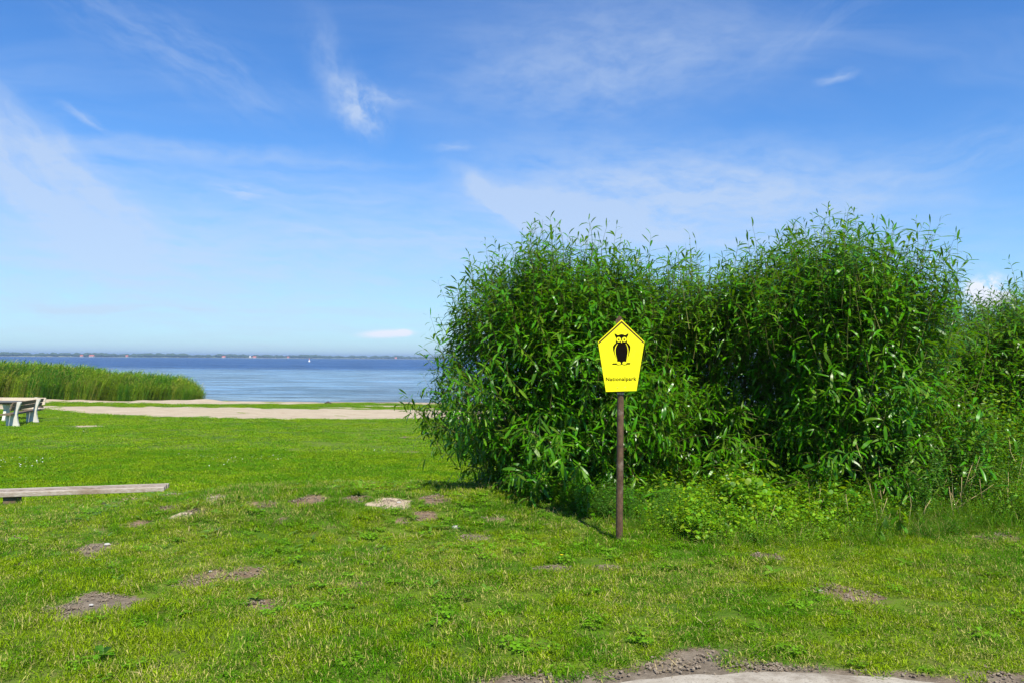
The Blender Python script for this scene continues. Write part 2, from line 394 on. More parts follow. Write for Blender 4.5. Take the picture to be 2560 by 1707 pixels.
SA_LO = ([-60, -26, -23, -20, -17, -12, -4, 8, 40], [41, 41, 39.5, 37, 34.8, 32.8, 34, 33, 34])
SA_HI = ([-60, -26, -17, -10, -4, 8, 40], [44.5, 44, 43.3, 41.8, 42.3, 42, 42])
SB_LO = ([-60, -26, -20, -14, -9, -6, 8, 40], [49, 48.6, 47.2, 48.5, 51.5, 50, 50, 50])
def masks(x, y):
    """sand, soil, grey (0..1) at ground points"""
    n1 = fnoise(x * .9, y * .9, 11) * .7 + fnoise(x * 2.7, y * 2.7, 12) * .6
    sand = np.zeros_like(x)
    a = sstep(-.35, .35, y + n1 - np.interp(x, *SA_LO)) * (1 - sstep(-.5, .5, y + n1 * 1.5 - np.interp(x, *SA_HI)))
    b = sstep(-.5, .5, y + n1 * 1.2 - np.interp(x, *SB_LO))
    c = sstep(.0, .5, fnoise(x * .55, y * 1.2, 14) + .3 * n1) * sstep(42, 44, y) * sstep(-13, -8, x)
    sand = np.maximum(np.maximum(a, b), c)
    soil = np.zeros_like(x); grey = np.zeros_like(x)
    for (cx, cy, rx, ry, k) in PG:
        near = (np.abs(x - cx) < rx * 2.2) & (np.abs(y - cy) < ry * 2.2)
        if not near.any(): continue
        f = 4.0 / max(rx, .08)
        d = np.sqrt(((x - cx) / rx) ** 2 + ((y - cy) / ry) ** 2) + .45 * fnoise(x * 5, y * 5, 20) + .42 * fnoise(x * 16, y * 16, 21) + .25 * fnoise(x * 34, y * 34, 22)
        v = np.where(near, 1 - sstep(.7, 1.3, d), 0)
        if k == 1: sand = np.maximum(sand, v)
        else: soil = np.maximum(soil, v)
        if k == 2: grey = np.maximum(grey, v)
    dc = np.hypot(x - CC[0], y - CC[1]) + .10 * fnoise(x * 3, y * 3, 31) + .07 * fnoise(x * 11, y * 11, 32)
    worn = sstep(-.05, .65, fnoise(x * 1.4, y * 1.4, 71)) * sstep(7.1, 8.0, y) * (1 - sstep(9.3, 10.2, y)) * sstep(1.4, .4, x)
    soil = np.maximum(soil, .55 * worn + .15 * worn * sstep(.1, .6, fnoise(x * 6, y * 6, 79)))
    ring = 1 - sstep(CRAD + .0, CRAD + .34, dc + .22 * fnoise(x * 2.1, y * 2.1, 33) + .10 * fnoise(x * 7, y * 7, 34))
    soil = np.maximum(soil, ring); grey = np.maximum(grey, ring)
    return sand, soil, grey

def build_ground():
    # rows by distance (fine near the camera), columns spread with distance: one sheet of land out to beyond the shore
    rows = np.concatenate([np.linspace(-60, 1.5, 12), 1.5 + (np.linspace(0, 1, 430)[1:] ** 1.9) * 60, np.linspace(64, 140, 12)])
    nc = 420
    s = np.linspace(-1, 1, nc)
    s = np.sign(s) * (np.abs(s) ** 1.25)
    half = np.interp(rows, [-60, 0, 1.5, 12, 61, 140], [80, 8, 6, 14, 90, 160])
    Yg = np.repeat(rows[:, None], nc, 1); Xg = half[:, None] * s[None, :]
    x, y = Xg.ravel(), Yg.ravel()
    z = height(x, y)
    sand, soil, grey = masks(x, y)
    dc = np.hypot(x - CC[0], y - CC[1])
    z = z - .006 * np.maximum(soil, 0) + .003 * fnoise(x * 14, y * 14, 41) * sstep(0, 1, soil + sand)
    z = z - .03 * (1 - sstep(CRAD - .5, CRAD - .25, dc))
    i = np.arange(len(rows) - 1)[:, None] * nc + np.arange(nc - 1)[None, :]
    i = i.ravel()
    f = np.stack([i, i + 1, i + nc + 1, i + nc], 1)
    me = np_mesh('ground', np.stack([x, y, z], 1), [f], M['ground'], True, {'sand': sand, 'soil': soil, 'grey': grey})
    tag(link(bpy.data.objects.new('ground', me)), kind='structure')

def ground_material():
    m_, n = mat('ground_soil_sand_turf')
    geo = n.add('ShaderNodeNewGeometry'); pos = geo.outputs['Position']
    A = lambda k: n.add('ShaderNodeAttribute', {'attribute_name': k}).outputs['Fac']
    fine = n.noise(pos, 60, 5, .7); mid = n.noise(pos, 9, 4, .6); big = n.noise(pos, .7, 3, .5)
    jit = n.m('MULTIPLY', n.m('SUBTRACT', fine.outputs[0], .5), .5)
    sand_f = n.mapr(n.m('ADD', A('sand'), jit), .35, .65, 0, 1)
    soil_f = n.mapr(n.m('ADD', A('soil'), jit), .35, .65, 0, 1)
    turf = n.mix(n.mapr(big.outputs[0], .4, .6), (.055, .12, .008), (.11, .17, .015))
    turf = n.mix(n.mapr(mid.outputs[0], .5, .75), turf, (.13, .12, .04))
    brown = n.mix(n.mapr(mid.outputs[0], .35, .65), (.14, .095, .06), (.22, .155, .10))
    greyc = n.mix(n.mapr(mid.outputs[0], .35, .65), (.12, .095, .07), (.20, .165, .125))
    soilc = n.mix(A('grey'), brown, greyc)
    soilc = n.mix(n.mapr(fine.outputs[0], .56, .68), soilc, (.27, .22, .17))
    stretched = n.noise(n.vm('MULTIPLY', pos, (.25, 1, 1)), 3.5, 5, .65)
    sandc = n.mix(n.mapr(stretched.outputs[0], .35, .65), (.34, .275, .19), (.46, .385, .28))
    sandc = n.mix(n.mapr(fine.outputs[0], .3, .42), (.34, .27, .19), sandc)
    zz = n.add('ShaderNodeSeparateXYZ', None, _0=pos).outputs[2]
    sandc = n.mix(n.mapr(zz, WATER + .015, WATER + .07, .75, 0), sandc, (.17, .125, .08))
    foot = n.noise(pos, 1.6, 4, .6)
    sandc = n.mix(n.mapr(foot.outputs[0], .52, .66, 0, .55), sandc, (.33, .25, .17))
    c = n.mix(soil_f, turf, soilc); c = n.mix(sand_f, c, sandc)
    hb = n.m('ADD', fine.outputs[0], n.m('MULTIPLY', mid.outputs[0], 2.0))
    b = n.add('ShaderNodeBump', None, Strength=.8, Distance=.012, Height=hb)
    p = n.add('ShaderNodeBsdfPrincipled', None, Base_Color=c, Roughness=.95, Specular_IOR_Level=.1, Normal=b)
    n.add('ShaderNodeOutputMaterial', None, Surface=p)
    return m_
M['ground'] = ground_material()
build_ground()

# round paved place (its rim shows at the lower right edge)
def build_paving():
    n = 160; rr = np.linspace(.02, 1, 26)
    an = np.linspace(0, 2 * np.pi, n, endpoint=False)
    A, RR = np.meshgrid(an, rr)
    edge = CRAD + .06 * fnoise(np.cos(A) * 6, np.sin(A) * 6, 51) + .035 * fnoise(np.cos(A) * 30, np.sin(A) * 30, 52)
    x = CC[0] + np.cos(A) * RR * edge; y = CC[1] + np.sin(A) * RR * edge
    z = .004 + .002 * fnoise(x * 4, y * 4, 53) - .012 * (RR > .99)
    k = len(rr)
    i, j = np.meshgrid(np.arange(k - 1), np.arange(n), indexing='ij'); i = i.ravel(); j = j.ravel()
    f = np.stack([i * n + j, i * n + (j + 1) % n, (i + 1) * n + (j + 1) % n, (i + 1) * n + j], 1)
    m_, nn = mat('sandy_paving')
    geo = nn.add('ShaderNodeNewGeometry'); pos = geo.outputs['Position']
    f1 = nn.noise(pos, 5, 6, .65); f2 = nn.noise(pos, 70, 4, .7)
    c = nn.mix(nn.mapr(f1.outputs[0], .35, .65), (.30, .26, .205), (.41, .37, .31))
    c = nn.mix(nn.mapr(f2.outputs[0], .56, .66), c, (.17, .145, .11))
    f3 = nn.noise(pos, 1.7, 5, .7)
    c = nn.mix(nn.mapr(f3.outputs[0], .50, .62), c, (.21, .175, .135))
    b = nn.add('ShaderNodeBump', None, Strength=.5, Distance=.006, Height=f2.outputs[0])
    p = nn.add('ShaderNodeBsdfPrincipled', None, Base_Color=c, Roughness=.9, Specular_IOR_Level=.15, Normal=b)
    nn.add('ShaderNodeOutputMaterial', None, Surface=p)
    me = np_mesh('path', np.stack([x.ravel(), y.ravel(), z.ravel()], 1), [f[:, ::-1]], m_, True)
    tag(link(bpy.data.objects.new('path', me)), kind='structure')
build_paving()

# ------------------------------------------------------------------ water
def build_water():
    m_, n = mat('lake_water')
    geo = n.add('ShaderNodeNewGeometry'); pos = geo.outputs['Position']
    sp = n.add('ShaderNodeSeparateXYZ', None, _0=pos)
    a = n.noise(n.vm('MULTIPLY', pos, (.35, 1, 1)), 1.3, 6, .6)
    b_ = n.noise(n.vm('MULTIPLY', pos, (.3, 1, 1)), .16, 5, .62)
    c_ = n.noise(n.vm('MULTIPLY', pos, (.22, 1, 1)), .022, 5, .65)
    far = n.m('ADD', sp.outputs[1], n.m('MULTIPLY', n.m('SUBTRACT', c_.outputs[0], .5), 60))
    deep = n.mapr(far, 150, 240, 0, 1, True)
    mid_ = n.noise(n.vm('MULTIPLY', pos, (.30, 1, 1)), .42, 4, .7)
    col_ = n.mix(deep, (.095, .18, .285), (.025, .075, .20))
    col_ = n.mix(n.mapr(sp.outputs[1], 55, 66, 0, 1, True), (.11, .165, .21), col_)
    rip_paint = n.mapr(b_.outputs[0], .38, .62, .72, 1.22)
    rip_paint2 = n.mapr(a.outputs[0], .35, .65, .78, 1.2)
    rr = n.m('MULTIPLY', rip_paint, rip_paint2)
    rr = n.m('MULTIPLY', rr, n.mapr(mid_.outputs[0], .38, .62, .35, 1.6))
    col_ = n.mix(1.0, col_, n.add('ShaderNodeCombineColor', None, _0=rr, _1=rr, _2=rr).outputs[0], 'MULTIPLY')  # light and dark streaks of the ripples painted into the water's base colour
    h = n.m('ADD', n.m('MULTIPLY', mid_.outputs[0], 1.0), n.m('MULTIPLY', a.outputs[0], .25), n.m('MULTIPLY', b_.outputs[0], 1.6))
    h = n.m('ADD', h, n.m('MULTIPLY', c_.outputs[0], 6.0))
    bp = n.add('ShaderNodeBump', None, Strength=1.0, Distance=2.2, Height=h)
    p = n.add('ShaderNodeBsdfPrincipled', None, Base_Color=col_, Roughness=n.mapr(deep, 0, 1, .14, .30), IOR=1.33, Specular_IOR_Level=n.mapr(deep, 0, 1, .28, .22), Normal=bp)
    n.add('ShaderNodeOutputMaterial', None, Surface=p)
    S = 9000
    ys = np.concatenate([[44], 44 + np.linspace(0, 1, 160)[1:] ** 3 * 8000]); xs = np.linspace(-1, 1, 120)
    Yg = np.repeat(ys[:, None], 120, 1); Xg = (60 + Yg * 1.1) * xs[None]
    x, y = Xg.ravel(), Yg.ravel()
    z = WATER + .012 * fnoise(x * .5, y * 2.1, 61) * (y < 300)
    i = (np.arange(len(ys) - 1)[:, None] * 120 + np.arange(119)[None]).ravel()
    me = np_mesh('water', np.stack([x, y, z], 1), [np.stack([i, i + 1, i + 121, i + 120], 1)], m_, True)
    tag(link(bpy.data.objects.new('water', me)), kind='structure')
build_water()

# ------------------------------------------------------------------ far shore: land strip, woods, farmhouses
def shore_line(px):
    """distance of the far waterline for a photo column (left is nearer)"""
    return float(np.interp(px, [-1500, 0, 400, 700, 1100, 2600, 4200], [2100, 2350, 2600, 2900, 3500, 4800, 6500]))
def far_point(px, back=0.0):
    Yd = shore_line(px) + back
    return ((px - 1280) / FPX * Yd, Yd)
def build_far():
    pxs = np.linspace(-1500, 4200, 300); V = []; F = []
    nb = 5
    for i, q in enumerate(pxs):
        Yd = shore_line(q)
        for b, (dy, dz) in enumerate(((-15, -1.0), (0, .35), (60, 1.6), (300, 3.0 + 2.2 * math.sin(q * .006) + 1.2 * math.sin(q * .021)), (1500, 4.0))):
            V.append(((q - 1280) / FPX * Yd * (1 + dy / Yd), Yd + dy, WATER + dz + (0.15 * math.sin(q * .31) if b == 1 else 0)))
    for i in range(len(pxs) - 1):
        for b in range(nb - 1):
            k = i * nb + b; F.append((k, k + nb, k + nb + 1, k + 1))
    m_ = simple_material('far_fields', (.10, .17, .04), (.32, .30, .13), .006, .9, 0, detail=4)
    me = np_mesh('far_shore', V, [np.array(F)], m_, True)
    tag(link(bpy.data.objects.new('far_shore', me)), kind='structure')
    # woods: lumpy crowns
    bm = bmesh.new(); bmesh.ops.create_icosphere(bm, subdivisions=2, radius=1.0)
    bv = np.array([v.co[:] for v in bm.verts]); bf = np.array([[v.index for v in f.verts] for f in bm.faces]); bm.free()
    r = np.random.default_rng(5); V = []; F = []; T = []; off = 0
    q = -1450.0
    while q < 4100:
        dens = .5 + .5 * math.sin(q * .013 + 1) * math.sin(q * .047) + .35 * math.sin(q * .21)
        q += r.uniform(1.5, 4.5) * (1.0 if dens > .25 else 2.6)
        for rep in range(2):
            back = r.uniform(15, 260)
            x, yd = far_point(q + r.uniform(-4, 4), back)
            hh = r.uniform(5.5, 9.5) * (1.25 if dens > .7 else 1.0) * (.82 if dens < .2 else 1)
            hh *= np.interp(q, [0, 700, 1100], [1.0, 1.0, 1.05]); ww = r.uniform(6, 13)
            d = bv * (1 + .28 * np.sin(bv[:, [1, 2, 0]] * 4.1 + r.uniform(0, 6)) * np.sin(bv * 3.3 + r.uniform(0, 6)))
            vv = d * np.array([ww, ww * .8, hh * .55]) + np.array([x, yd, WATER + 2.0 + back * .008 + hh * .45])
            V.append(vv); F.append(bf + off); off += len(bv)
    wm = simple_material('far_foliage', (.028, .06, .018), (.05, .09, .025), .05, .9, .0)
    me = np_mesh('far_woods', np.concatenate(V), [np.concatenate(F)], wm, True)
    tag(link(bpy.data.objects.new('far_woods', me)), label='dark line of woods along the far shore of the lake', cat='woods', kind='stuff')
build_far()

HOUSES = [(230, 11, 'widest of the red roofed farmhouses on the far shore, above the reed bed'),
          (205, 6, 'small red roofed farmhouse just left of the widest farmhouse on the far shore'),
          (560, 8, 'red roofed farmhouse on the far shore straight above the tip of the reed bed'),
          (637, 8, 'red roofed farmhouse with white walls on the far shore between reed bed and buoy'),
          (626, 3, 'smallest pale farmhouse on the far shore beside a red roofed one'),
          (721, 4, 'red roofed farmhouse on the far shore nearest the left side of the buoy'),
          (318, 5, 'small pale walled farmhouse on the far shore above the middle of the reed bed'),
          (990, 5, 'low farmhouse on the far shore close to the willow')]
for q, wpx, lab in HOUSES:
    x, yd = far_point(q, 6); W_ = wpx * yd / FPX; z0 = WATER + .3
    e = tag(empty('farmhouse', (x, yd, z0)), lab, 'house', 'farmhouses on the far shore')
    hw = 2.6
    MB().box((0, 0, hw / 2), (W_, 8, hw)).build('wall', M['housewall'], e)
    fr = ((-W_ / 2 - .3, 0, 0), (0, 1, 0), (0, 0, 1), (1, 0, 0))
    MB().prism([(-4.6, hw - .1), (4.6, hw - .1), (0, hw + 4.2)], 0, W_ + .6, fr).build('roof', M['redroof'] if wpx > 3 else M['housewall'], e)

# ------------------------------------------------------------------ buoy
b0 = at_depth(773, 904, 560)
bz = tag(empty('buoy', (b0[0], 560, WATER)), 'white conical buoy floating on the open lake, halfway to the far shore', 'buoy')
MB().tube([(0, 0, -.3), (0, 0, .35), (0, 0, .5)], [.75, .75, .5], 16).build('float', M['white'], bz, True, R(40))
MB().tube([(0, 0, .5), (0, 0, 1.4), (0, 0, 2.3)], [.45, .28, .12], 12).build('body', M['white'], bz, True, R(40))
MB().tube([(0, 0, 1.55), (0, 0, 1.95)], [.27, .2], 12).build('band', M['red'], bz, True, R(40))
MB().tube([(0, 0, 2.3), (0, 0, 2.75)], [.16, .02], 8).build('top_mark', M['red'], bz, True, R(40))

# ------------------------------------------------------------------ haze
def build_haze():
    m_, n = mat('lake_haze')
    v = n.add('ShaderNodeVolumePrincipled', None, Color=(.52, .70, 1.0), Density=0.00021, Anisotropy=.2)
    n.add('ShaderNodeOutputMaterial', None, Volume=v)
    o = MB().box((0, 3500, 13), (24000, 13000, 37)).build('haze', m_)
    tag(o, kind='stuff')
build_haze()

# ------------------------------------------------------------------ national park sign
S_M = 6.95 / (FPX * 6.5333)          # metres per unit of the sign's own drawing grid
def build_sign():
    base = ground_at(1548, 1357)
    e = tag(empty('nature_reserve_sign', (float(base[0]), float(base[1]), float(height(base[0], base[1])))),
            'yellow five-cornered nature reserve sign with black owl on a rusty post before the willows', 'sign')
    bx, by, bz_ = e.location
    L = lambda p: Vector((p[0] - bx, p[1] - by, p[2] - bz_))
    Yp = by
    ptop = L(at_depth(1551.3, 984, Yp)); pbot = Vector((0, 0, -.12))
    rr = 8.6 * Yp / FPX
    MB().tube([pbot, pbot.lerp(ptop, .3), pbot.lerp(ptop, .65), ptop], [rr * 1.03, rr * 1.02, rr * .99, rr * .97], 24).build('post', M['rust'], e, True, R(45))
    # pale worn band and the thinner inner tube that carries the plate
    axis = (ptop - pbot).normalized()
    MB().tube([ptop - axis * .003, ptop + axis * .012, ptop + axis * .022], [rr * 1.04, rr * 1.05, rr * .98], 24).build('collar', M['rustpale'], e, True, R(45))
    itop = L(at_depth(1549.5, 800, Yp + .02))
    MB().tube([ptop - axis * .05, ptop + axis * .03, itop], [rr * .8, rr * .8, rr * .8], 20).build('inner_tube', M['rust'], e, True, R(45))
    # sign plane
    o = at_depth(1440 + 740 / 6.5333, 760 + 840 / 6.5333, Yp - rr - .022)
    u = Vector((1, 0, 0)); v = Vector((0, -math.sin(PITCH) * 0, 1)); n = Vector((0, -1, 0))
    s = (Yp - rr - .022) / (FPX * 6.5333)
    P2 = lambda pts: [((x - 740) * s, -(y - 840) * s) for x, y in pts]
    Q = lambda pts: P2([((1520 + x / 16.33 - 1440) * 6.5333, (826 + y / 16.33 - 760) * 6.5333) for x, y in pts])
    fr = (L(o), u, v, n)
    # rusty backing plate whose corner peeps out above the apex
    MB().prism(P2([(645, 268), (706, 190), (735, 205), (778, 275), (800, 330), (800, 1440), (680, 1440), (660, 330)]), -.016, -.008, fr).build('backing_plate', M['rust'], e)
    plate = MB().prism(P2([(742, 256), (1117, 610), (990, 1410), (490, 1428), (356, 620)]), -.004, .002, fr).build('sign_plate', M['yellow'], e)
    MB().prism(P2([(364, 629), (742, 278), (1108, 619), (1101, 643), (742, 312), (371, 655)]), .0021, .0027, fr).build('border_stripe', M['brownprint'], plate)
    def ell(cx, cy, rx, ry, k=28): return [(cx + rx * math.cos(2 * math.pi * i / k), cy + ry * math.sin(2 * math.pi * i / k)) for i in range(k)]
    body = [(262, 128), (330, 165), (370, 190), (405, 203), (440, 190), (490, 170), (550, 162), (610, 168), (650, 185), (690, 200), (725, 185), (775, 150), (832, 122),
            (825, 190), (800, 240), (768, 280), (770, 340), (783, 400), (775, 450), (768, 483), (810, 515), (860, 565), (905, 640), (912, 690), (900, 780), (870, 920),
            (840, 1030), (800, 1110), (775, 1165), (752, 1190), (745, 1262), (600, 1290), (590, 1385), (525, 1385), (515, 1290), (380, 1262), (372, 1225), (340, 1160),
            (290, 1050), (245, 930), (210, 800), (195, 680), (205, 640), (250, 570), (325, 497), (310, 460), (315, 400), (325, 300), (290, 250), (268, 200)]
    owl = MB()
    owl.prism(Q(body), .0021, .0027, fr)
    owl.prism(Q([(163, 1392), (190, 1335), (370, 1325), (370, 1385)]), .0021, .00272, fr)
    owl.prism(Q([(740, 1314), (915, 1312), (893, 1370), (740, 1375)]), .0021, .00272, fr)
    for cx in (375, 432, 490, 620, 678, 735):
        owl.prism(Q([(cx - 20, 1368), (cx + 20, 1368), (cx + 2, 1455)]), .0021, .00274, fr)
    owl.build('owl_emblem', M['black'], plate)
    y = MB()
    for c in ((432, 375), (663, 370)): y.prism(Q(ell(*c, 97, 97)), .00275, .0031, fr)
    y.prism(Q([(547, 412), (566, 425), (576, 452), (566, 488), (548, 514), (530, 488), (520, 452), (529, 425)]), .00275, .0032, fr)
    y.prism(Q([(390, 538), (340, 590), (290, 680), (266, 800), (272, 930), (312, 1070), (368, 1222), (374, 1185), (335, 1050), (308, 930), (303, 800), (320, 700), (352, 622), (397, 550)]), .00275, .0031, fr)
    y.prism(Q([(714, 540), (750, 590), (785, 680), (799, 800), (792, 930), (770, 1080), (750, 1195), (772, 1165), (812, 1050), (830, 930), (834, 800), (817, 690), (780, 600), (735, 530)]), .00275, .0031, fr)
    for c in ((437, 1325), (672, 1320)): y.prism(Q(ell(*c, 86, 58, 20)), .00276, .0033, fr)
    y.build('owl_markings', M['yellow'], plate)
    for c in ((432, 376), (663, 370)):
        MB().prism(Q(ell(*c, 35, 35, 16)), .0032, .0035, fr).build('owl_pupil', M['black'], plate)
    # lettering
    cu = bpy.data.curves.new('lettering', 'FONT'); cu.body = 'Nationalpark'; cu.size = 1.0; cu.extrude = 0.002; cu.space_character = 1.10; cu.offset = 0.024
    tmp = bpy.data.objects.new('tmp', cu); col.objects.link(tmp); bpy.context.view_layer.update()
    me = bpy.data.meshes.new_from_object(tmp); bpy.data.objects.remove(tmp); bpy.data.curves.remove(cu)
    me.name = 'lettering'
    co = np.array([v_.co[:] for v_ in me.vertices])
    x0, x1 = co[:, 0].min(), co[:, 0].max()
    cap = 0.70
    sxx = 500 * s / (x1 - x0); szz = 60 * s / cap
    X_ = (co[:, 0] - x0) * sxx; Y_ = co[:, 1] * szz + X_ * math.tan(R(1.15))
    ou, ov = (488 - 740) * s, -(1252 - 840) * s
    o3 = L(o)
    W3 = np.stack([o3[0] + ou + X_, o3[1] - .0024 - (co[:, 2] + .002) * .1, o3[2] + ov + Y_], 1)
    me.vertices.foreach_set('co', W3.astype(np.float32).ravel()); me.update()
    me.materials.clear(); me.materials.append(M['black'])
    link(bpy.data.objects.new('lettering', me), plate)
    for cx, cy in ((669, 424), (802, 421), (678, 1360), (806, 1355)):
        a, b = P2([(cx, cy)])[0]
        c = o3 + u * a + v * b
        MB().tube([c + n * .0015, c + n * .0045, c + n * .0062], [.0042, .0040, .0022], 10).build('rivet', M['oldwood'], plate, True)
build_sign()

# ------------------------------------------------------------------ low wooden bench at the left edge
def frame_rot(axis_x, up=Vector((0, 0, 1))):
    a = axis_x.normalized(); b = up.cross(a).normalized(); c = a.cross(b)
    return Matrix((a, b, c)).transposed()

def build_low_bench():
    zt = -.25
    def pz(px, py, z):
        d = ray(px, py); t = (z - EYE[2]) / d[2]; return Vector(EYE + d * t)
    bl = pz(0, 1219.5, zt); br = pz(427, 1202.5, zt); flp = pz(0, 1230, zt); frp = pz(412, 1216, zt)
    ax = (frp - flp).normalized()
    perp = Vector((0, 0, 1)).cross(ax).normalized()      # away from the camera
    width = .36; thick = .062
    corner = frp
    length = 3.3
    org = corner - ax * length * .5 + perp * width * .5
    e = tag(empty('low_bench', (org.x, org.y, zt - .30)), 'low backless bench of weathered grey planks lying across the left edge of the lawn', 'bench')
    rot = frame_rot(ax)
    nb = 3; bw = width / nb
    for k in range(nb):
        off = (k - 1) * bw
        c = ax * (.012 * (k - 1)) + perp * off + Vector((0, 0, .30 - thick / 2 + .002 * (k == 1)))
        MB().box(c + Vector((0, 0, (-.006, .004, 0)[k])), (length, bw - .016, thick), rot, .007).build('plank', M['oldwood'] if k != 1 else M['oldwood_dark'], e)
    for d in (-.98, -3.05 + .1, .95):
        d = d if d > -2 else -1.4
    for d in (-length / 2 + .55 + .12, length / 2 - 1.0 - 1.35 + .35):
        pass
    # supports: one block shows under the planks at the photo's left border
    pl = pz(16, 1243, zt - thick)
    dl = (pl - org).dot(ax)
    for d in (dl,):
        p = ax * d; gz = float(height(org.x + p.x, org.y + p.y)) - e.location.z
        hh = .30 - thick - gz + .15
        MB().box(p + Vector((0, 0, gz - .15 + hh / 2)), (.16, .26, hh), rot, .008).build('support_block', M['brownwood'], e)
build_low_bench()

# ------------------------------------------------------------------ picnic seats on the lawn (far left)
def support_profile():
    """side outline of a cast concrete bench support: (depth, height); seat side at negative depth"""
    return [(-.24, 0), (.17, 0), (.135, .12), (.105, .28), (.10, .42), (.125, .56), (.17, .70), (.215, .83), (.20, .86), (.10, .86), (.075, .80),
            (.03, .62), (-.02, .45), (-.06, .40), (-.20, .395), (-.24, .36), (-.235, .20)]
def back_bench(name, lab, base, rz, supports, length, s0, wood, group=None):
    """bench along local +Y; back on +X"""
    e = tag(empty(name, base, rz), lab, 'bench', group)
    prof = support_profile()
    for s in supports:
        MB().prism(prof, -.055, .055, ((0, s, 0), (1, 0, 0), (0, 0, 1), (0, 1, 0))).build('support', M['concrete'], e)
    mid = s0 + length / 2
    for k, x in enumerate((-.30, -.17, -.04)):
        MB().box((x, mid, .425), (.115, length, .045), None, .005).build('seat_board', wood, e)
    for k, (x, z) in enumerate(((.005, .60), (.055, .755))):
        r = Matrix.Rotation(R(17), 3, 'Y')
        MB().box((x, mid, z + .03), (.045, length, .135), r, .005).build('back_board', wood, e)
    return e
p1 = ground_at(35, 1065); p2 = ground_at(84, 1056)
d = Vector((p2[0] - p1[0], p2[1] - p1[1], 0)); span = d.length
rz = math.atan2(-d.x, d.y)
back_bench('park_bench', 'bench seen from behind, with dark boards on two curved white concrete supports',
           (p1[0], p1[1], float(height(p1[0], p1[1]))), rz, (0, span), span + 1.1, -.35, M['brownwood'], 'seats of the picnic place')
# far bench faces the camera side-on: boards run across the view
q = ground_at(70, 1046)
rightx = at_depth(109, 1000, q[1])[0]
back_bench('park_bench', 'pale boarded bench standing across behind the dark bench, its back boards lit by the sun',
           (float(rightx), float(q[1]) + .1, float(height(rightx, q[1]))), R(90), (.45, 2.0), 3.4, 0.0, M['palewood'], 'seats of the picnic place')
# table between them
tb = at_depth(30, 1000, 30.6)
def build_table():
    gx, gy = float(tb[0]) - 1.2, 30.9
    gz = float(height(gx, gy))
    e = tag(empty('picnic_table', (gx, gy, gz), R(8)), 'dark topped picnic table at the left border between the two far benches', 'table', 'seats of the picnic place')
    for k in range(5):
        MB().box((0, (k - 2) * .15, .74), (2.4, .142, .045), None, .005).build('table_board', M['greywood'], e)
    MB().box((0, 0, .685), (2.2, .55, .06), None).build('frame', M['brownwood'], e)
    for s in (-.75, .75):
        MB().prism([(-.28, 0), (.28, 0), (.2, .2), (.13, .45), (.24, .655), (-.24, .655), (-.13, .45), (-.2, .2)], -.05, .05, ((s, 0, 0), (0, 1, 0), (0, 0, 1), (1, 0, 0))).build('support', M['concrete'], e)
build_table()
# log lying on the sand behind the benches
lg = at_depth(100, 1021.5, 38.5)
lz = float(height(lg[0], 38.5))
o = MB().tube([(-1.7, .1, .13), (-.9, .02, .12), (0, 0, .13)], [.10, .12, .13], 12).build('log', M['wetwood'], None, True, R(50))
o.location = (float(lg[0]) + .1, 38.5, lz); tag(o, 'dark brown log lying on the sand behind the far benches', 'log')
# driftwood
dw = ground_at(820, 1008)
e = tag(empty('driftwood', (float(dw[0]), float(dw[1]), float(height(dw[0], dw[1])))), 'dark lump of driftwood on the sand at the water edge', 'driftwood'); e.scale = (.62, .6, .5)
MB().tube([(-.35, 0, .05), (-.1, .02, .14), (.15, -.02, .1), (.42, 0, .04)], [.06, .11, .1, .03], 10).build('trunk', M['wetwood'], e, True)
MB().tube([(-.05, 0, .12), (.05, -.1, .26), (.16, -.14, .3)], [.05, .035, .015], 8).build('branch', M['wetwood'], e, True)
MB().tube([(-.3, -.12, .04), (0, -.15, .1), (.3, -.1, .05)], [.04, .06, .03], 8).build('branch', M['wetwood'], e, True)

# pebbles
for (a, b, r_, lab) in ((2050, 1478, .014, 'pale pebble on the bare brown patch right of the sign post'), (228, 1513, .012, 'pale pebble on the grey gravelly bare patch lower left'),
                        (998, 1257, .018, 'white pebble lying on the sandy patch at the lawn edge'), (268, 1362, .02, 'grey stone on the bare patch below the low bench'),
                        (1140, 1320, .03, 'pale stone in the worn grass left of the willow'), (525, 1430, .012, 'tiny pebble on the brown bare patch in the left lawn')):
    p = ground_at(a, b)
    bm = bmesh.new(); bmesh.ops.create_icosphere(bm, subdivisions=2, radius=1)
    for v in bm.verts:
        v.co *= 1 + random.uniform(-.12, .12); v.co.x *= r_ * 1.3; v.co.y *= r_; v.co.z *= r_ * .6
    me = bpy.data.meshes.new('stone'); bm.to_mesh(me); bm.free(); me.materials.append(M['stone'])
    o = link(bpy.data.objects.new('stone', me)); o.location = (p[0], p[1], float(height(p[0], p[1])) + r_ * .25)
    tag(o, lab, 'stone')

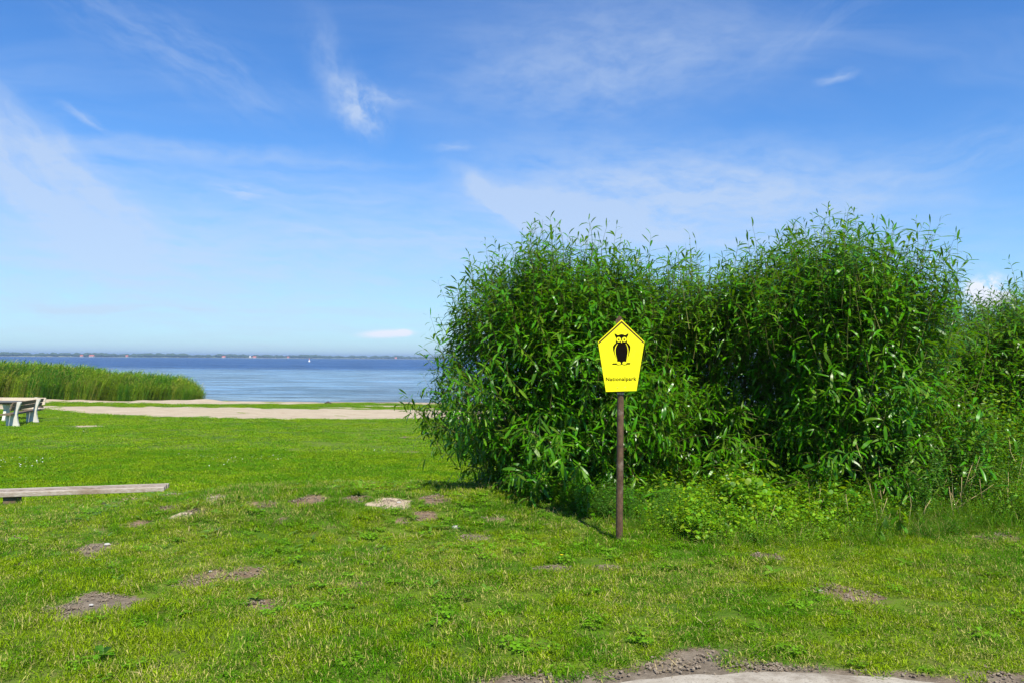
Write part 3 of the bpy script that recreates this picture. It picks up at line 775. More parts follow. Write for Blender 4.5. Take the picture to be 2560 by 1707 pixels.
# ------------------------------------------------------------------ leaf templates
def norm(a): return a / np.maximum(np.linalg.norm(a, axis=-1, keepdims=True), 1e-9)
def leaf_template(ts, ws, width, bend, twist=0.0, fold=0.0, center=False):
    """unit leaf along +X, side +Y, face normal +Z; returns verts, face lists (by size)"""
    V = []; tri = []; quad = []
    V.append((0, 0, 0)); prev = None
    a = 0.0; x = z = 0.0; lt = 0.0
    pts = []
    for t in ts:
        st = t - lt; lt = t
        a_mid = -bend * (t - st / 2)
        x += st * math.cos(a_mid); z += st * math.sin(a_mid); pts.append((x, z, -bend * t, t))
    k = 0
    for (px_, pz_, an, t), w_ in zip(pts, ws):
        if w_ <= 0:
            V.append((px_, 0, pz_)); ti = len(V) - 1
            p = prev
            if center: tri += [(p[0], p[1], ti), (p[1], p[2], ti)]
            else: tri.append((p[0], p[1], ti))
            break
        tw = twist * t; cw, sw = math.cos(tw), math.sin(tw)
        hw = width * w_ / 2
        nx, nz = -math.sin(an), math.cos(an)
        Lp = (px_ - nx * sw * hw, -hw * cw, pz_ - nz * sw * hw + fold * hw)
        Rp = (px_ + nx * sw * hw, hw * cw, pz_ + nz * sw * hw + fold * hw)
        i0 = len(V)
        if center:
            V += [Lp, (px_, 0, pz_), Rp]; cur = (i0, i0 + 1, i0 + 2)
            if prev is None: tri += [(0, cur[0], cur[1]), (0, cur[1], cur[2])]
            else: quad += [(prev[0], cur[0], cur[1], prev[1]), (prev[1], cur[1], cur[2], prev[2])]
        else:
            V += [Lp, Rp]; cur = (i0, i0 + 1)
            if prev is None: tri.append((0, cur[0], cur[1]))
            else: quad.append((prev[0], cur[0], cur[1], prev[1]))
        prev = cur
    # orient faces upward (+Z): swap order
    tri = [(a, c, b) for a, b, c in tri] if not center else [(a, c, b) for a, b, c in tri]
    tri = np.array(tri, int).reshape(-1, 3); quad = np.array(quad, int).reshape(-1, 4)
    V = np.array(V, float)
    f = quad[0] if len(quad) else tri[0]
    nrm = np.cross(V[f[1]] - V[f[0]], V[f[2]] - V[f[0]])
    if nrm[2] < 0: quad = quad[:, ::-1]
    f = tri[0]; nrm = np.cross(V[f[1]] - V[f[0]], V[f[2]] - V[f[0]])
    if nrm[2] < 0: tri = tri[:, ::-1]
    return V, tri, quad

def scatter(templates, pos, dirs, nrms, length, wscale=None, choice=None, tint=None):
    """leaves as one vertex/face soup"""
    n = len(pos); dirs = norm(dirs); side = norm(np.cross(nrms, dirs)); nn = np.cross(dirs, side)
    if choice is None: choice = rng.integers(0, len(templates), n)
    if wscale is None: wscale = np.ones(n)
    if tint is None: tint = rng.random(n)
    V = []; T = []; Q = []; A = []; off = 0
    for k, (tv, tt, tq) in enumerate(templates):
        idx = np.nonzero(choice == k)[0]
        if not len(idx): continue
        L_ = length[idx][:, None, None]
        v = pos[idx][:, None, :] + L_ * (tv[None, :, 0:1] * dirs[idx][:, None, :] + tv[None, :, 1:2] * wscale[idx][:, None, None] * side[idx][:, None, :] + tv[None, :, 2:3] * nn[idx][:, None, :])
        V.append(v.reshape(-1, 3)); m_ = len(tv)
        base = off + np.arange(len(idx))[:, None, None] * m_
        T.append((tt[None] + base).reshape(-1, 3)); Q.append((tq[None] + base).reshape(-1, 4))
        A.append(np.repeat(tint[idx], m_)); off += len(idx) * m_
    return np.concatenate(V), np.concatenate(T), np.concatenate(Q), np.concatenate(A)

def tubes_soup(paths, radii, seg=3):
    """paths (n,k,3), radii (n,k)"""
    n, k, _ = paths.shape
    t = norm(np.gradient(paths, axis=1))
    ref = np.where(np.abs(t[..., 2:3]) > .9, np.array([1.0, 0, 0]), np.array([0, 0, 1.0]))
    a = norm(np.cross(t, ref)); b = np.cross(t, a)
    an = 2 * np.pi * np.arange(seg) / seg
    v = paths[:, :, None, :] + radii[:, :, None, None] * (np.cos(an)[None, None, :, None] * a[:, :, None, :] + np.sin(an)[None, None, :, None] * b[:, :, None, :])
    idx = np.arange(n * k * seg).reshape(n, k, seg)
    q = np.stack([idx[:, :-1, :], np.roll(idx, -1, 2)[:, :-1, :], np.roll(idx, -1, 2)[:, 1:, :], idx[:, 1:, :]], -1).reshape(-1, 4)
    return v.reshape(-1, 3), q

WILLOW_T = [leaf_template((.28, .62, .86, 1.0), (.72, 1.0, .55, 0), .15, b_, tw) for b_, tw in
            ((.5, .2), (.9, -.3), (1.4, .3), (.2, .5), (1.1, -.6), (.7, 0.0), (1.8, .2))]
WILLOW_BIG = [leaf_template((.14, .34, .58, .8, .93, 1.0), (.45, .85, 1.0, .72, .35, 0), .155, b_, tw, .35, True) for b_, tw in
              ((.5, .2), (.9, -.3), (1.4, .3), (.2, .5), (1.1, -.6), (.7, 0.0), (1.8, .2))]

def seen_fraction(p):
    """how far off-frame a point is and its scale in the photo"""
    d = p - EYE
    z = d @ CF; x = (d @ CR) / z * FPX + 1280; y = 853.5 - (d @ CU) / z * FPX
    return x, y, z

def willow(name, lab, cat, c, rx, ry, H, seed, n_shoot, leaf_len, material, n_leaf_parts=300, prof=None, droop=1.0, tips=30, stems=12, spiky=.25,
           inner=.46, lean=(0, 0), group=None, width=1.0, shoot_len=(.45, .95), big_mat=None, n_big=None, cut_front=None, leafgap=.042):
    r = np.random.default_rng(seed)
    gz = float(height(c[0], c[1]))
    e = tag(empty(name, (c[0], c[1], gz)), lab, cat, group)
    prof = prof or ([0, .06, .18, .35, .6, .78, .9, 1.0], [.84, .90, .98, 1.03, .99, .89, .75, .46])
    # crown surface points
    n = n_shoot
    h = r.random(n * 3)
    rad = np.interp(h, *prof)
    keep = r.random(n * 3) < rad / 1.02
    h = h[keep][:n]; n = len(h)
    th = r.uniform(0, 2 * np.pi, n)
    rad = np.interp(h, *prof)
    cn = fnoise(th * 2.6 + seed, h * 7.5, seed + 1)
    lump = 1 + .07 * np.sin(th * 11 + 8 * h) * np.sin(23 * h + 5 * th) + .10 * np.sin(th * 3 + h * 5 + seed) + .07 * np.sin(th * 7 - h * 9 + seed * 2) + .05 * np.sin(th * 13 + h * 17)
    depth = np.where(r.random(n) < inner, r.uniform(.30, .88, n), np.where(cn < .0, r.uniform(.52, .76, n), r.uniform(.88, 1.04, n)))
    # top cap: crown radius small, so fill the interior plan area near the top too
    R_ = rad * lump * depth
    px_, py_ = rx * R_ * np.cos(th) + lean[0] * h, ry * R_ * np.sin(th) + lean[1] * h
    hh = (H * (.035 + .965 * h)) * (1 + .05 * np.sin(th * 2 + seed) + .04 * np.sin(th * 5 + seed))
    # extra roof shoots
    m_ = int(n * .35)
    rr_ = np.sqrt(r.random(m_)) * .8; tt_ = r.uniform(0, 2 * np.pi, m_)
    zz_ = np.interp(rr_, prof[1][::-1][:5], prof[0][::-1][:5]) if False else 1 - .17 * (rr_ / .8) ** 2.4
    px_ = np.concatenate([px_, rx * rr_ * np.cos(tt_)]); py_ = np.concatenate([py_, ry * rr_ * np.sin(tt_)])
    hh = np.concatenate([hh, H * zz_ * (1 + .04 * np.sin(tt_ * 3 + rr_ * 9 + seed)) * r.uniform(.82, 1.0, m_)])
    P = np.stack([px_, py_, hh], 1)
    n = len(P)
    out = norm(np.stack([px_ / rx, py_ / ry, np.zeros(n)], 1) + 1e-6)
    hrel = hh / H
    upb = np.interp(hrel, [0, .25, .55, .85, 1], [.15, .45, 1.1, 2.4, 5.0]) * r.uniform(.6, 1.5, n)
    dirs = norm(out + np.stack([np.zeros(n), np.zeros(n), upb], 1) + r.normal(0, .28, (n, 3)))
    sl = r.uniform(*shoot_len, n) * np.interp(hrel, [0, .3, 1], [.8, 1, 1])
    # emergent tips
    if tips:
        k = r.choice(np.nonzero(hrel > .80)[0], tips, replace=False)
        P[k, 2] = np.maximum(P[k, 2], H * (1 - .2 * (np.hypot(P[k, 0] / rx, P[k, 1] / ry)) ** 2)) + r.uniform(.1, 1.0, tips) * spiky; sl[k] *= 1.15
        dirs[k] = norm(dirs[k] + np.array([0, 0, 2.5]) + r.normal(0, .25, (tips, 3)))
    K = 7
    t = np.linspace(0, 1, K)
    start = P - dirs * sl[:, None]
    start[:, 2] = np.maximum(start[:, 2], .03 * H)
    sag = np.interp(hrel, [0, .5, 1], [.32, .22, .05]) * droop * sl * r.uniform(.3, 1.5, n)
    path = start[:, None, :] + (P - start)[:, None, :] * t[None, :, None]
    path[:, :, 2] += (np.sin(t * np.pi * .5)[None] * 1.0 - t[None]) * sag[:, None] * 1.2 - (t[None] ** 3) * sag[:, None] * .6
    path += np.sin(t[None, :, None] * np.pi) * r.normal(0, .03, (n, 1, 3))
    path[:, :, 2] = np.maximum(path[:, :, 2], .02)
    tv, tq = tubes_soup(path, np.repeat((.0038 * (1 - .75 * t))[None], n, 0) * r.uniform(.8, 1.4, (n, 1)))
    # main stems with limbs to the shoots
    stems_n = stems
    for i in range(stems_n):
        a = 2 * math.pi * i / stems_n + r.uniform(-.3, .3); rr0 = r.uniform(.05, .18)
        tip = Vector((rx * .62 * math.cos(a) * r.uniform(.4, 1), ry * .62 * math.sin(a) * r.uniform(.4, 1), H * r.uniform(.55, .82)))
        b0 = Vector((rx * rr0 * math.cos(a), ry * rr0 * math.sin(a), -.1))
        mid = b0.lerp(tip, .5) + Vector((math.cos(a), math.sin(a), 0)) * r.uniform(.0, .15)
        pts = [b0, b0.lerp(mid, .5) + Vector((0, 0, .05)), mid, mid.lerp(tip, .5) + Vector((r.uniform(-.06, .06), r.uniform(-.06, .06), .05)), tip]
        MB().tube(pts, [.03, .026, .02, .014, .007], 7).build('stem', M['stem'], e, True)
    # limbs joining stems to shoot starts
    nl = 160
    ks = r.choice(n, nl)
    s0 = np.stack([start[ks, 0] * .25, start[ks, 1] * .25, np.maximum(start[ks, 2] - r.uniform(.4, .9, nl), .02)], 1)
    lt = np.linspace(0, 1, 5)
    lp = s0[:, None] + (start[ks] - s0)[:, None] * lt[None, :, None]; lp[:, :, 2] += np.sin(lt * np.pi)[None] * .12
    lv, lq = tubes_soup(lp, np.repeat((.010 - .006 * lt)[None], nl, 0), 4)
    V = np.concatenate([tv, lv]); Q_ = np.concatenate([tq, lq + len(tv)])
    tag(link(bpy.data.objects.new('twigs', np_mesh('twigs', V, [Q_], M['twig'], True)), e), kind='stuff')
    # leaves
    pos = []; dd = []; nn = []; ll = []; top = []
    for i in range(n):
        cnt = int(sl[i] * .86 / leafgap)
        tt = np.linspace(.14, 1.0, cnt) + r.uniform(-.01, .01, cnt)
        tt = np.clip(tt, 0, 1)
        f = tt * (K - 1); j = np.minimum(f.astype(int), K - 2); fr_ = (f - j)[:, None]
        p = path[i, j] * (1 - fr_) + path[i, j + 1] * fr_
        tan = norm(path[i, j + 1] - path[i, j])
        ref = np.array([0.3, .2, 1.0]) if abs(tan[0, 2]) < .85 else np.array([1.0, 0, 0])
        a = norm(np.cross(tan, ref)); b = np.cross(tan, a)
        ph = np.arange(cnt) * 2.4 + r.uniform(0, 6.28) + r.normal(0, .35, cnt)
        radial = np.cos(ph)[:, None] * a + np.sin(ph)[:, None] * b
        young = np.clip((tt - .80) / .20, 0, 1)[:, None]
        dv = tan * (.45 + .9 * young) + radial * (.85 - .35 * young)
        g = (.10 + .50 * (1 - hrel[i])) * droop * (1 - .8 * young)
        dv[:, 2] -= g[:, 0] * r.uniform(.3, 1.6, cnt)
        dv = norm(dv)
        up = np.array([0, 0, 1.0]) + .5 * tan + r.normal(0, .35, (cnt, 3))
        nv = up - dv * np.sum(up * dv, 1, keepdims=True)
        pos.append(p); dd.append(dv); nn.append(norm(nv))
        ll.append(leaf_len * r.uniform(.5, 1.25, cnt) * (1 - .45 * young[:, 0]) * (.75 + .25 * np.clip(tt * 4, 0, 1)))
        top.append(np.full(cnt, hrel[i]))
    pos = np.concatenate(pos); dd = np.concatenate(dd); nn = np.concatenate(nn); ll = np.concatenate(ll); top = np.concatenate(top)
    ok = pos[:, 2] > .05
    if cut_front is not None:
        ok &= pos[:, 1] + c[1] > cut_front
    pos, dd, nn, ll, top = pos[ok], dd[ok], nn[ok], ll[ok], top[ok]
    # the leaves that show largest become objects of their own: front layer, broad side to the eye
    if n_leaf_parts:
        wp_ = pos + np.array([c[0], c[1], gz])
        view = norm(EYE - wp_)
        gx, gy, gdep = seen_fraction(wp_)
        broad = np.abs(np.sum(nn * view, 1)) + .15
        score = ll * broad / gdep
        inside = (gx > 0) & (gx < 2560) & (gy > 0) & (gy < 1707)
        # nearest to the eye within its screen cell
        cell = (gx // 26).astype(int) * 4000 + (gy // 26).astype(int)
        order = np.argsort(gdep)
        rank_ok = np.zeros(len(pos), bool); cntd = {}
        for i in order:
            if not inside[i]: continue
            k_ = cell[i]; q_ = cntd.get(k_, 0)
            if q_ < 3: rank_ok[i] = True; cntd[k_] = q_ + 1
        cand = np.nonzero(rank_ok)[0]
        pick = cand[np.argsort(-score[cand])][:n_leaf_parts]
        meshes = []
        for tvv, tt3, tq4 in WILLOW_BIG:
            v3 = tvv.copy(); v3[:, 1] *= width
            meshes.append(np_mesh('leaf', v3, [a_ for a_ in (tt3, tq4) if len(a_)], material, True))
        for i in pick:
            x_ = dd[i]; y_ = np.cross(nn[i], x_); y_ /= np.linalg.norm(y_); z_ = np.cross(x_, y_)
            s_ = ll[i]
            o_ = bpy.data.objects.new('leaf', meshes[int(r.integers(len(meshes)))])
            mw = Matrix(((x_[0] * s_, y_[0] * s_, z_[0] * s_, pos[i, 0]), (x_[1] * s_, y_[1] * s_, z_[1] * s_, pos[i, 1]), (x_[2] * s_, y_[2] * s_, z_[2] * s_, pos[i, 2]), (0, 0, 0, 1)))
            o_.parent = e; o_.matrix_basis = mw; col.objects.link(o_)
        mask = np.ones(len(pos), bool); mask[pick] = False
        pos, dd, nn, ll = pos[mask], dd[mask], nn[mask], ll[mask]
    V, T, Q_, A = scatter(WILLOW_T, pos, dd, nn, ll, wscale=np.full(len(pos), width) * r.uniform(.8, 1.25, len(pos)), tint=r.random(len(pos)))
    tag(link(bpy.data.objects.new('foliage', np_mesh('foliage', V, [T, Q_], material, True, {'tint': A})), e), kind='stuff')
    print(name, 'leaves', len(pos), 'tris', len(T) + 2 * len(Q_))
    return e

willow('willow_shrub', 'dense rounded willow shrub behind the yellow sign, leftmost of the willows', 'shrub', (.62, 9.55), 1.70, 1.75, 2.94, 11, 2150, .185,
       M['willow'], 300, tips=34, spiky=.32, stems=12, droop=.9)
willow('willow_shrub', 'tallest rounded willow shrub, on the right beyond the dark gap', 'shrub', (3.80, 9.35), 1.66, 1.6, 3.14, 23, 2100, .185,
       M['willow'], 300, tips=30, spiky=.34, stems=12, droop=.8)
willow('willow_shrub', 'lower light green willow between the two big rounded willows', 'shrub', (2.32, 9.95), 1.50, 1.3, 2.88, 31, 1350, .17,
       M['willow_light'], 120, tips=26, spiky=.35, stems=8)
willow('willow_shrub', 'willow cut by the right border of the photo, behind the tall weeds', 'shrub', (7.05, 10.5), 1.45, 1.3, 2.80, 41, 1150, .17,
       M['willow_light'], 120, tips=16, spiky=.25, stems=8)
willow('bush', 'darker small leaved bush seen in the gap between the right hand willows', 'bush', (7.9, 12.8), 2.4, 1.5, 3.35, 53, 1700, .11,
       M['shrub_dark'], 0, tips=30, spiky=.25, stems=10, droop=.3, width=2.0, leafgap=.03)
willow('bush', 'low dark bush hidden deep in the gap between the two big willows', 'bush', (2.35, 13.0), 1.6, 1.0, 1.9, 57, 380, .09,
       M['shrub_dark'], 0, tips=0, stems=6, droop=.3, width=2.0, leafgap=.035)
willow('willow_shrub', 'low willow growing between the tallest willow and the one at the right border', 'shrub', (6.05, 10.3), 1.3, 1.0, 2.15, 61, 650, .17,
       M['willow'], 0, tips=6, stems=6)

# ------------------------------------------------------------------ scattering by geometry nodes (only for what nobody could count)
def gn_scatter(name, variants, pts, scale, material_hint=None, tilt=.12, label=None, category=None, choice=None, rotz=None):
    """variants: list of meshes; pts (n,3); instances of plain geometry on the points of ONE object"""
    n = len(pts)
    rot = np.stack([rng.normal(0, tilt, n), rng.normal(0, tilt, n), rng.uniform(0, 2 * np.pi, n) if rotz is None else rotz], 1)
    ch = rng.integers(0, len(variants), n) if choice is None else choice
    if scale.ndim == 1: scale = np.repeat(scale[:, None], 3, 1)
    me = np_mesh(name, pts, [], None, True, {'rot': rot, 'scl': scale, 'pick': ch.astype(np.int32)})
    o = link(bpy.data.objects.new(name, me)); tag(o, label, category, kind='stuff')
    ng = bpy.data.node_groups.new(name + '_scatter', 'GeometryNodeTree')
    ng.interface.new_socket('Geometry', in_out='INPUT', socket_type='NodeSocketGeometry')
    ng.interface.new_socket('Geometry', in_out='OUTPUT', socket_type='NodeSocketGeometry')
    nd = ng.nodes; lk = ng.links
    gi = nd.new('NodeGroupInput'); go = nd.new('NodeGroupOutput')
    join = nd.new('GeometryNodeJoinGeometry')
    for k, m_ in reversed(list(enumerate(variants))):
        src = bpy.data.objects.new(name + '_piece', m_)          # geometry source only, in no scene collection
        oi = nd.new('GeometryNodeObjectInfo'); oi.inputs['Object'].default_value = src; oi.inputs['As Instance'].default_value = False
        g2 = nd.new('GeometryNodeGeometryToInstance'); lk.new(oi.outputs['Geometry'], g2.inputs[0])
        lk.new(g2.outputs[0], join.inputs[0])
    iop = nd.new('GeometryNodeInstanceOnPoints'); iop.inputs['Pick Instance'].default_value = True
    def na(nm, dt):
        q_ = nd.new('GeometryNodeInputNamedAttribute'); q_.data_type = dt; q_.inputs['Name'].default_value = nm; return q_.outputs['Attribute']
    lk.new(gi.outputs[0], iop.inputs['Points']); lk.new(join.outputs[0], iop.inputs['Instance'])
    lk.new(na('pick', 'INT'), iop.inputs['Instance Index'])
    lk.new(na('rot', 'FLOAT_VECTOR'), iop.inputs['Rotation']); lk.new(na('scl', 'FLOAT_VECTOR'), iop.inputs['Scale'])
    lk.new(iop.outputs[0], go.inputs[0])
    md = o.modifiers.new('scatter', 'NODES'); md.node_group = ng
    return o

def blade_patch(n, radius, h, wdt, bend=(.3, 1.3), spread=.45, material=None, name='blades', hj=(.55, 1.25), wprof=(1, .75, 0)):
    T = [leaf_template((.45, .8, 1.0), wprof, 1.0, b_) for b_ in (bend[0], (bend[0] + bend[1]) / 2, bend[1])]
    rr_ = np.sqrt(rng.random(n)) * radius; th = rng.uniform(0, 2 * np.pi, n)
    pos = np.stack([rr_ * np.cos(th), rr_ * np.sin(th), np.full(n, -.004)], 1)
    ta = rng.uniform(0, 2 * np.pi, n); tl = rng.uniform(0, spread, n) ** 1.0
    d_ = np.stack([np.cos(ta) * np.sin(tl), np.sin(ta) * np.sin(tl), np.cos(tl)], 1)
    # normal so the blade bends further outward
    nv = np.stack([-np.cos(ta) * np.cos(tl), -np.sin(ta) * np.cos(tl), np.sin(tl)], 1)
    L_ = h * rng.uniform(*hj, n)
    V, Tt, Q_, A = scatter(T, pos, d_, nv, L_, wscale=wdt / L_ * rng.uniform(.7, 1.3, n))
    return np_mesh(name, V, [Tt, Q_], material, True, {'tint': A})

def sample_ground(n, xr, yr, fn, seed):
    r = np.random.default_rng(seed)
    y = r.uniform(yr[0], yr[1], n); x = r.uniform(xr[0], xr[1], n)
    vis = np.abs(x) < y * .69 + .9
    x, y = x[vis], y[vis]
    p = fn(x, y); k = r.random(len(x)) < p
    x, y = x[k], y[k]
    return np.stack([x, y, height(x, y)], 1)

def cover(x, y):
    sand, soil, grey = masks(x, y)
    c = 1 - np.maximum(sand, soil)
    dc = np.hypot(x - CC[0], y - CC[1])
    c = np.where(dc < CRAD - .02, 0, c)
    c = np.where(soil < .48, 1 - sand, c)
    return np.maximum(np.clip(c, 0, 1) ** 1.5, .07 * (y < 13) * (1 + 1.2 * (y > 7.3)) * (dc > CRAD + .05) + .16 * (dc < CRAD + .4) * (dc > CRAD - .02) * sstep(-.2, .6, fnoise(x * 5, y * 5, 35)) + .05 * (y > 30) * (y < 53.5) * sstep(.1, .7, fnoise(x * 1.3, y * 1.3, 15)))

# near turf
def worn_at(x, y): return sstep(-.05, .65, fnoise(x * 1.4, y * 1.4, 71)) * sstep(7.1, 8.0, y) * (1 - sstep(9.3, 10.2, y)) * sstep(1.4, .4, x)
GV = [blade_patch(95, .085, .048, .0036, (.5, 2.0), 1.05, M['grass'], 'grass_patch') for _ in range(6)]
def near_cover(x, y):
    c = cover(x, y)
    # thinner turf on the worn rise
    worn = sstep(-.05, .65, fnoise(x * 1.4, y * 1.4, 71)) * sstep(7.1, 8.0, y) * (1 - sstep(9.3, 10.2, y)) * sstep(1.4, .4, x)
    return c * (1 - .85 * worn) * (1 - sstep(11.0, 12.2, y))
P_ = sample_ground(34000, (-11, 11), (3.6, 13.5), near_cover, 1)
crest_ = 1 + .15 * np.exp(-((P_[:, 1] - 10.0) / .8) ** 2)
hs_ = crest_ * np.clip(1 + .5 * fnoise(P_[:, 0] * 1.1, P_[:, 1] * 1.1, 72) + .25 * fnoise(P_[:, 0] * 4, P_[:, 1] * 4, 73), .45, 1.9)
rs = rng.uniform(.8, 1.25, len(P_))
hs_ *= 1 - .5 * worn_at(P_[:, 0], P_[:, 1])
gn_scatter('grass', GV, P_, np.stack([rs, rs, rs * hs_], 1), label='short mown grass of the foreground with straw and worn places', category='grass')
print('near grass', len(P_))
# crumbs of soil and grit on the bare places
def crumb_mesh():
    bm = bmesh.new()
    for _ in range(7):
        v = bmesh.ops.create_icosphere(bm, subdivisions=1, radius=random.uniform(.004, .010))['verts']
        o_ = Vector((random.uniform(-.05, .05), random.uniform(-.05, .05), .002))
        for q_ in v: q_.co = Vector((q_.co.x * random.uniform(.8, 1.3), q_.co.y * random.uniform(.8, 1.2), q_.co.z * .7)) + o_
    me_ = bpy.data.meshes.new('crumbs'); bm.to_mesh(me_); bm.free(); me_.materials.append(M['crumb']); return me_
M['crumb'] = simple_material('soil_crumb', (.12, .085, .055), (.30, .25, .19), 40, .95, .3)
P_ = sample_ground(60000, (-8, 8), (3.6, 11.0), lambda x, y: np.maximum(masks(x, y)[0], masks(x, y)[1]) ** 2 * (np.hypot(x - CC[0], y - CC[1]) > CRAD + .01) * .5, 12)
gn_scatter('soil_crumbs', [crumb_mesh() for _ in range(4)], P_, rng.uniform(.5, 1.3, len(P_)), tilt=.1, label='crumbs of soil and grit on the bare patches', category='soil')
print('crumbs', len(P_))
# lush darker tufts
TV = [blade_patch(60, .05, .085, .004, (.3, 1.5), .7, M['grass'], 'grass_tuft') for _ in range(3)]
def tuft_cover(x, y): return cover(x, y) * sstep(.15, .75, fnoise(x * 1.3, y * 1.3, 75)) * .8 + .03
P_ = sample_ground(9000, (-10, 10), (3.8, 12.5), tuft_cover, 2)
gn_scatter('grass_tufts', TV, P_, rng.uniform(.6, 1.35, len(P_)), label='longer darker grass tufts standing out of the foreground turf', category='grass')
# straw blades lying in the turf
SVm = blade_patch(14, .09, .10, .0028, (.2, 1.0), 1.5, M['drystalk'], 'straw')
P_ = sample_ground(3000, (-10, 10), (3.7, 12.5), lambda x, y: sstep(-.1, .9, fnoise(x * .9, y * .9, 76)) * .7 + .06 + .5 * worn_at(x, y), 3)
gn_scatter('straw', [SVm], P_, rng.uniform(.5, 1.1, len(P_)), tilt=.2, label='dry straw blades lying in the foreground turf', category='dry grass')
# clover and other small round leaves
OV = [leaf_template((.3, .65, .9, 1.0), (.75, 1.0, .6, 0), .8, b_) for b_ in (.3, .8)]
def clover_patch(n, rad_, h, s):
    rr_ = np.sqrt(rng.random(n)) * rad_; th = rng.uniform(0, 2 * np.pi, n)
    pos = []; dv = []; nv = []; L_ = []
    for i in range(n):
        x, y = rr_[i] * math.cos(th[i]), rr_[i] * math.sin(th[i]); z = h * rng.uniform(.4, 1.1); a0 = rng.uniform(0, 6.28)
        tl = rng.normal(0, .3, 2)
        for q_ in range(3):
            a = a0 + q_ * 2.09
            pos.append((x, y, z)); dv.append((math.cos(a), math.sin(a), rng.uniform(-.1, .35))); nv.append((tl[0], tl[1], 1)); L_.append(s * rng.uniform(.7, 1.2))
    V, T, Q_, A = scatter(OV, np.array(pos), norm(np.array(dv)), norm(np.array(nv)), np.array(L_))
    return np_mesh('clover_patch', V, [T, Q_], M['clover'], True, {'tint': A})
CV = [clover_patch(40, .09, .045, .018) for _ in range(3)] + [clover_patch(22, .10, .05, .028) for _ in range(2)]
P_ = sample_ground(9000, (-10, 10), (3.8, 12), lambda x, y: cover(x, y) * (sstep(-.2, .9, fnoise(x * 1.3 + 3, y * 1.3, 77)) * .25 + .05), 4)
gn_scatter('clover', CV, P_, rng.uniform(.5, .95, len(P_)), label='patches of clover growing through the foreground grass', category='clover')
# small flat weeds in the rough turf
def flat_weed(n, L_, wd):
    T = [leaf_template((.25, .55, .85, 1.0), (.6, 1.0, .7, 0), wd, b_) for b_ in (.6, 1.1)]
    a = np.arange(n) * 6.283 / n + rng.normal(0, .25, n)
    dv = np.stack([np.cos(a), np.sin(a), rng.uniform(.25, 1.1, n)], 1)
    V, T3, Q4, A = scatter(T, np.tile([[0, 0, .015]], (n, 1)), norm(dv), np.tile([[0, 0, 1.0]], (n, 1)), L_ * rng.uniform(.6, 1.2, n))
    return np_mesh('flat_weed', V, [T3, Q4], M['dandelion'], True, {'tint': A})
FW = [flat_weed(7, .085, .26), flat_weed(6, .07, .42), flat_weed(8, .10, .22), flat_weed(5, .06, .5)]
P_ = sample_ground(5200, (-9, 3), (5.5, 11.2), lambda x, y: sstep(-.2, .8, fnoise(x * 1.1 + 9, y * 1.1, 78)) * (.12 + .30 * sstep(7.0, 8.5, y)) * (cover(x, y) > .3), 8)
gn_scatter('turf_weeds', FW, P_, rng.uniform(.6, 1.15, len(P_)), tilt=.2, label='small flat leaved weeds scattered through the rough foreground turf', category='weeds')
# lawn further away
LV = [blade_patch(150, .30, .05, .011, (.3, 1.3), .8, M['lawn'], 'lawn_patch') for _ in range(4)]
P1_ = sample_ground(16000, (-15, 15), (10.5, 20), lambda x, y: cover(x, y) * sstep(10.3, 11.2, y), 5)
P2_ = sample_ground(17000, (-30, 30), (20, 54), lambda x, y: cover(x, y), 6)
P_ = np.concatenate([P1_, P2_]); sc_ = np.concatenate([rng.uniform(.7, 1.1, len(P1_)), rng.uniform(1.0, 1.5, len(P2_))])
flat = np.where(P_[:, 1] < 20, .8, .62)
gn_scatter('lawn', LV, P_, np.stack([sc_, sc_, sc_ * flat], 1), tilt=.05, label='even mown lawn sloping down to the beach', category='lawn')
print('lawn', len(P_))
# daisies
def disc_flower(r_, petals, mat_):
    T = [leaf_template((.4, .85, 1.0), (.8, 1.0, 0), .5, .1)]
    a = np.linspace(0, 2 * np.pi, petals, endpoint=False)
    dv = np.stack([np.cos(a), np.sin(a), np.full(petals, .15)], 1)
    V, T3, Q4, A = scatter(T, np.tile([[0, 0, .055]], (petals, 1)), dv, np.tile([[0, 0, 1.0]], (petals, 1)), np.full(petals, r_))
    return np_mesh('daisy_head', V, [T3, Q4], mat_, True)
DM = disc_flower(.017, 8, M['petal'])
P_ = sample_ground(16000, (-14, 6), (10.6, 27), lambda x, y: cover(x, y) * sstep(.25, .8, fnoise(x * .6, y * .6, 81)) * sstep(.0, .6, fnoise(x * 2.1, y * 2.1, 82)), 7)
gn_scatter('daisies', [DM], P_, rng.uniform(.4, .85, len(P_)), tilt=.35, label='tiny white daisies sprinkled over the lawn', category='daisies')

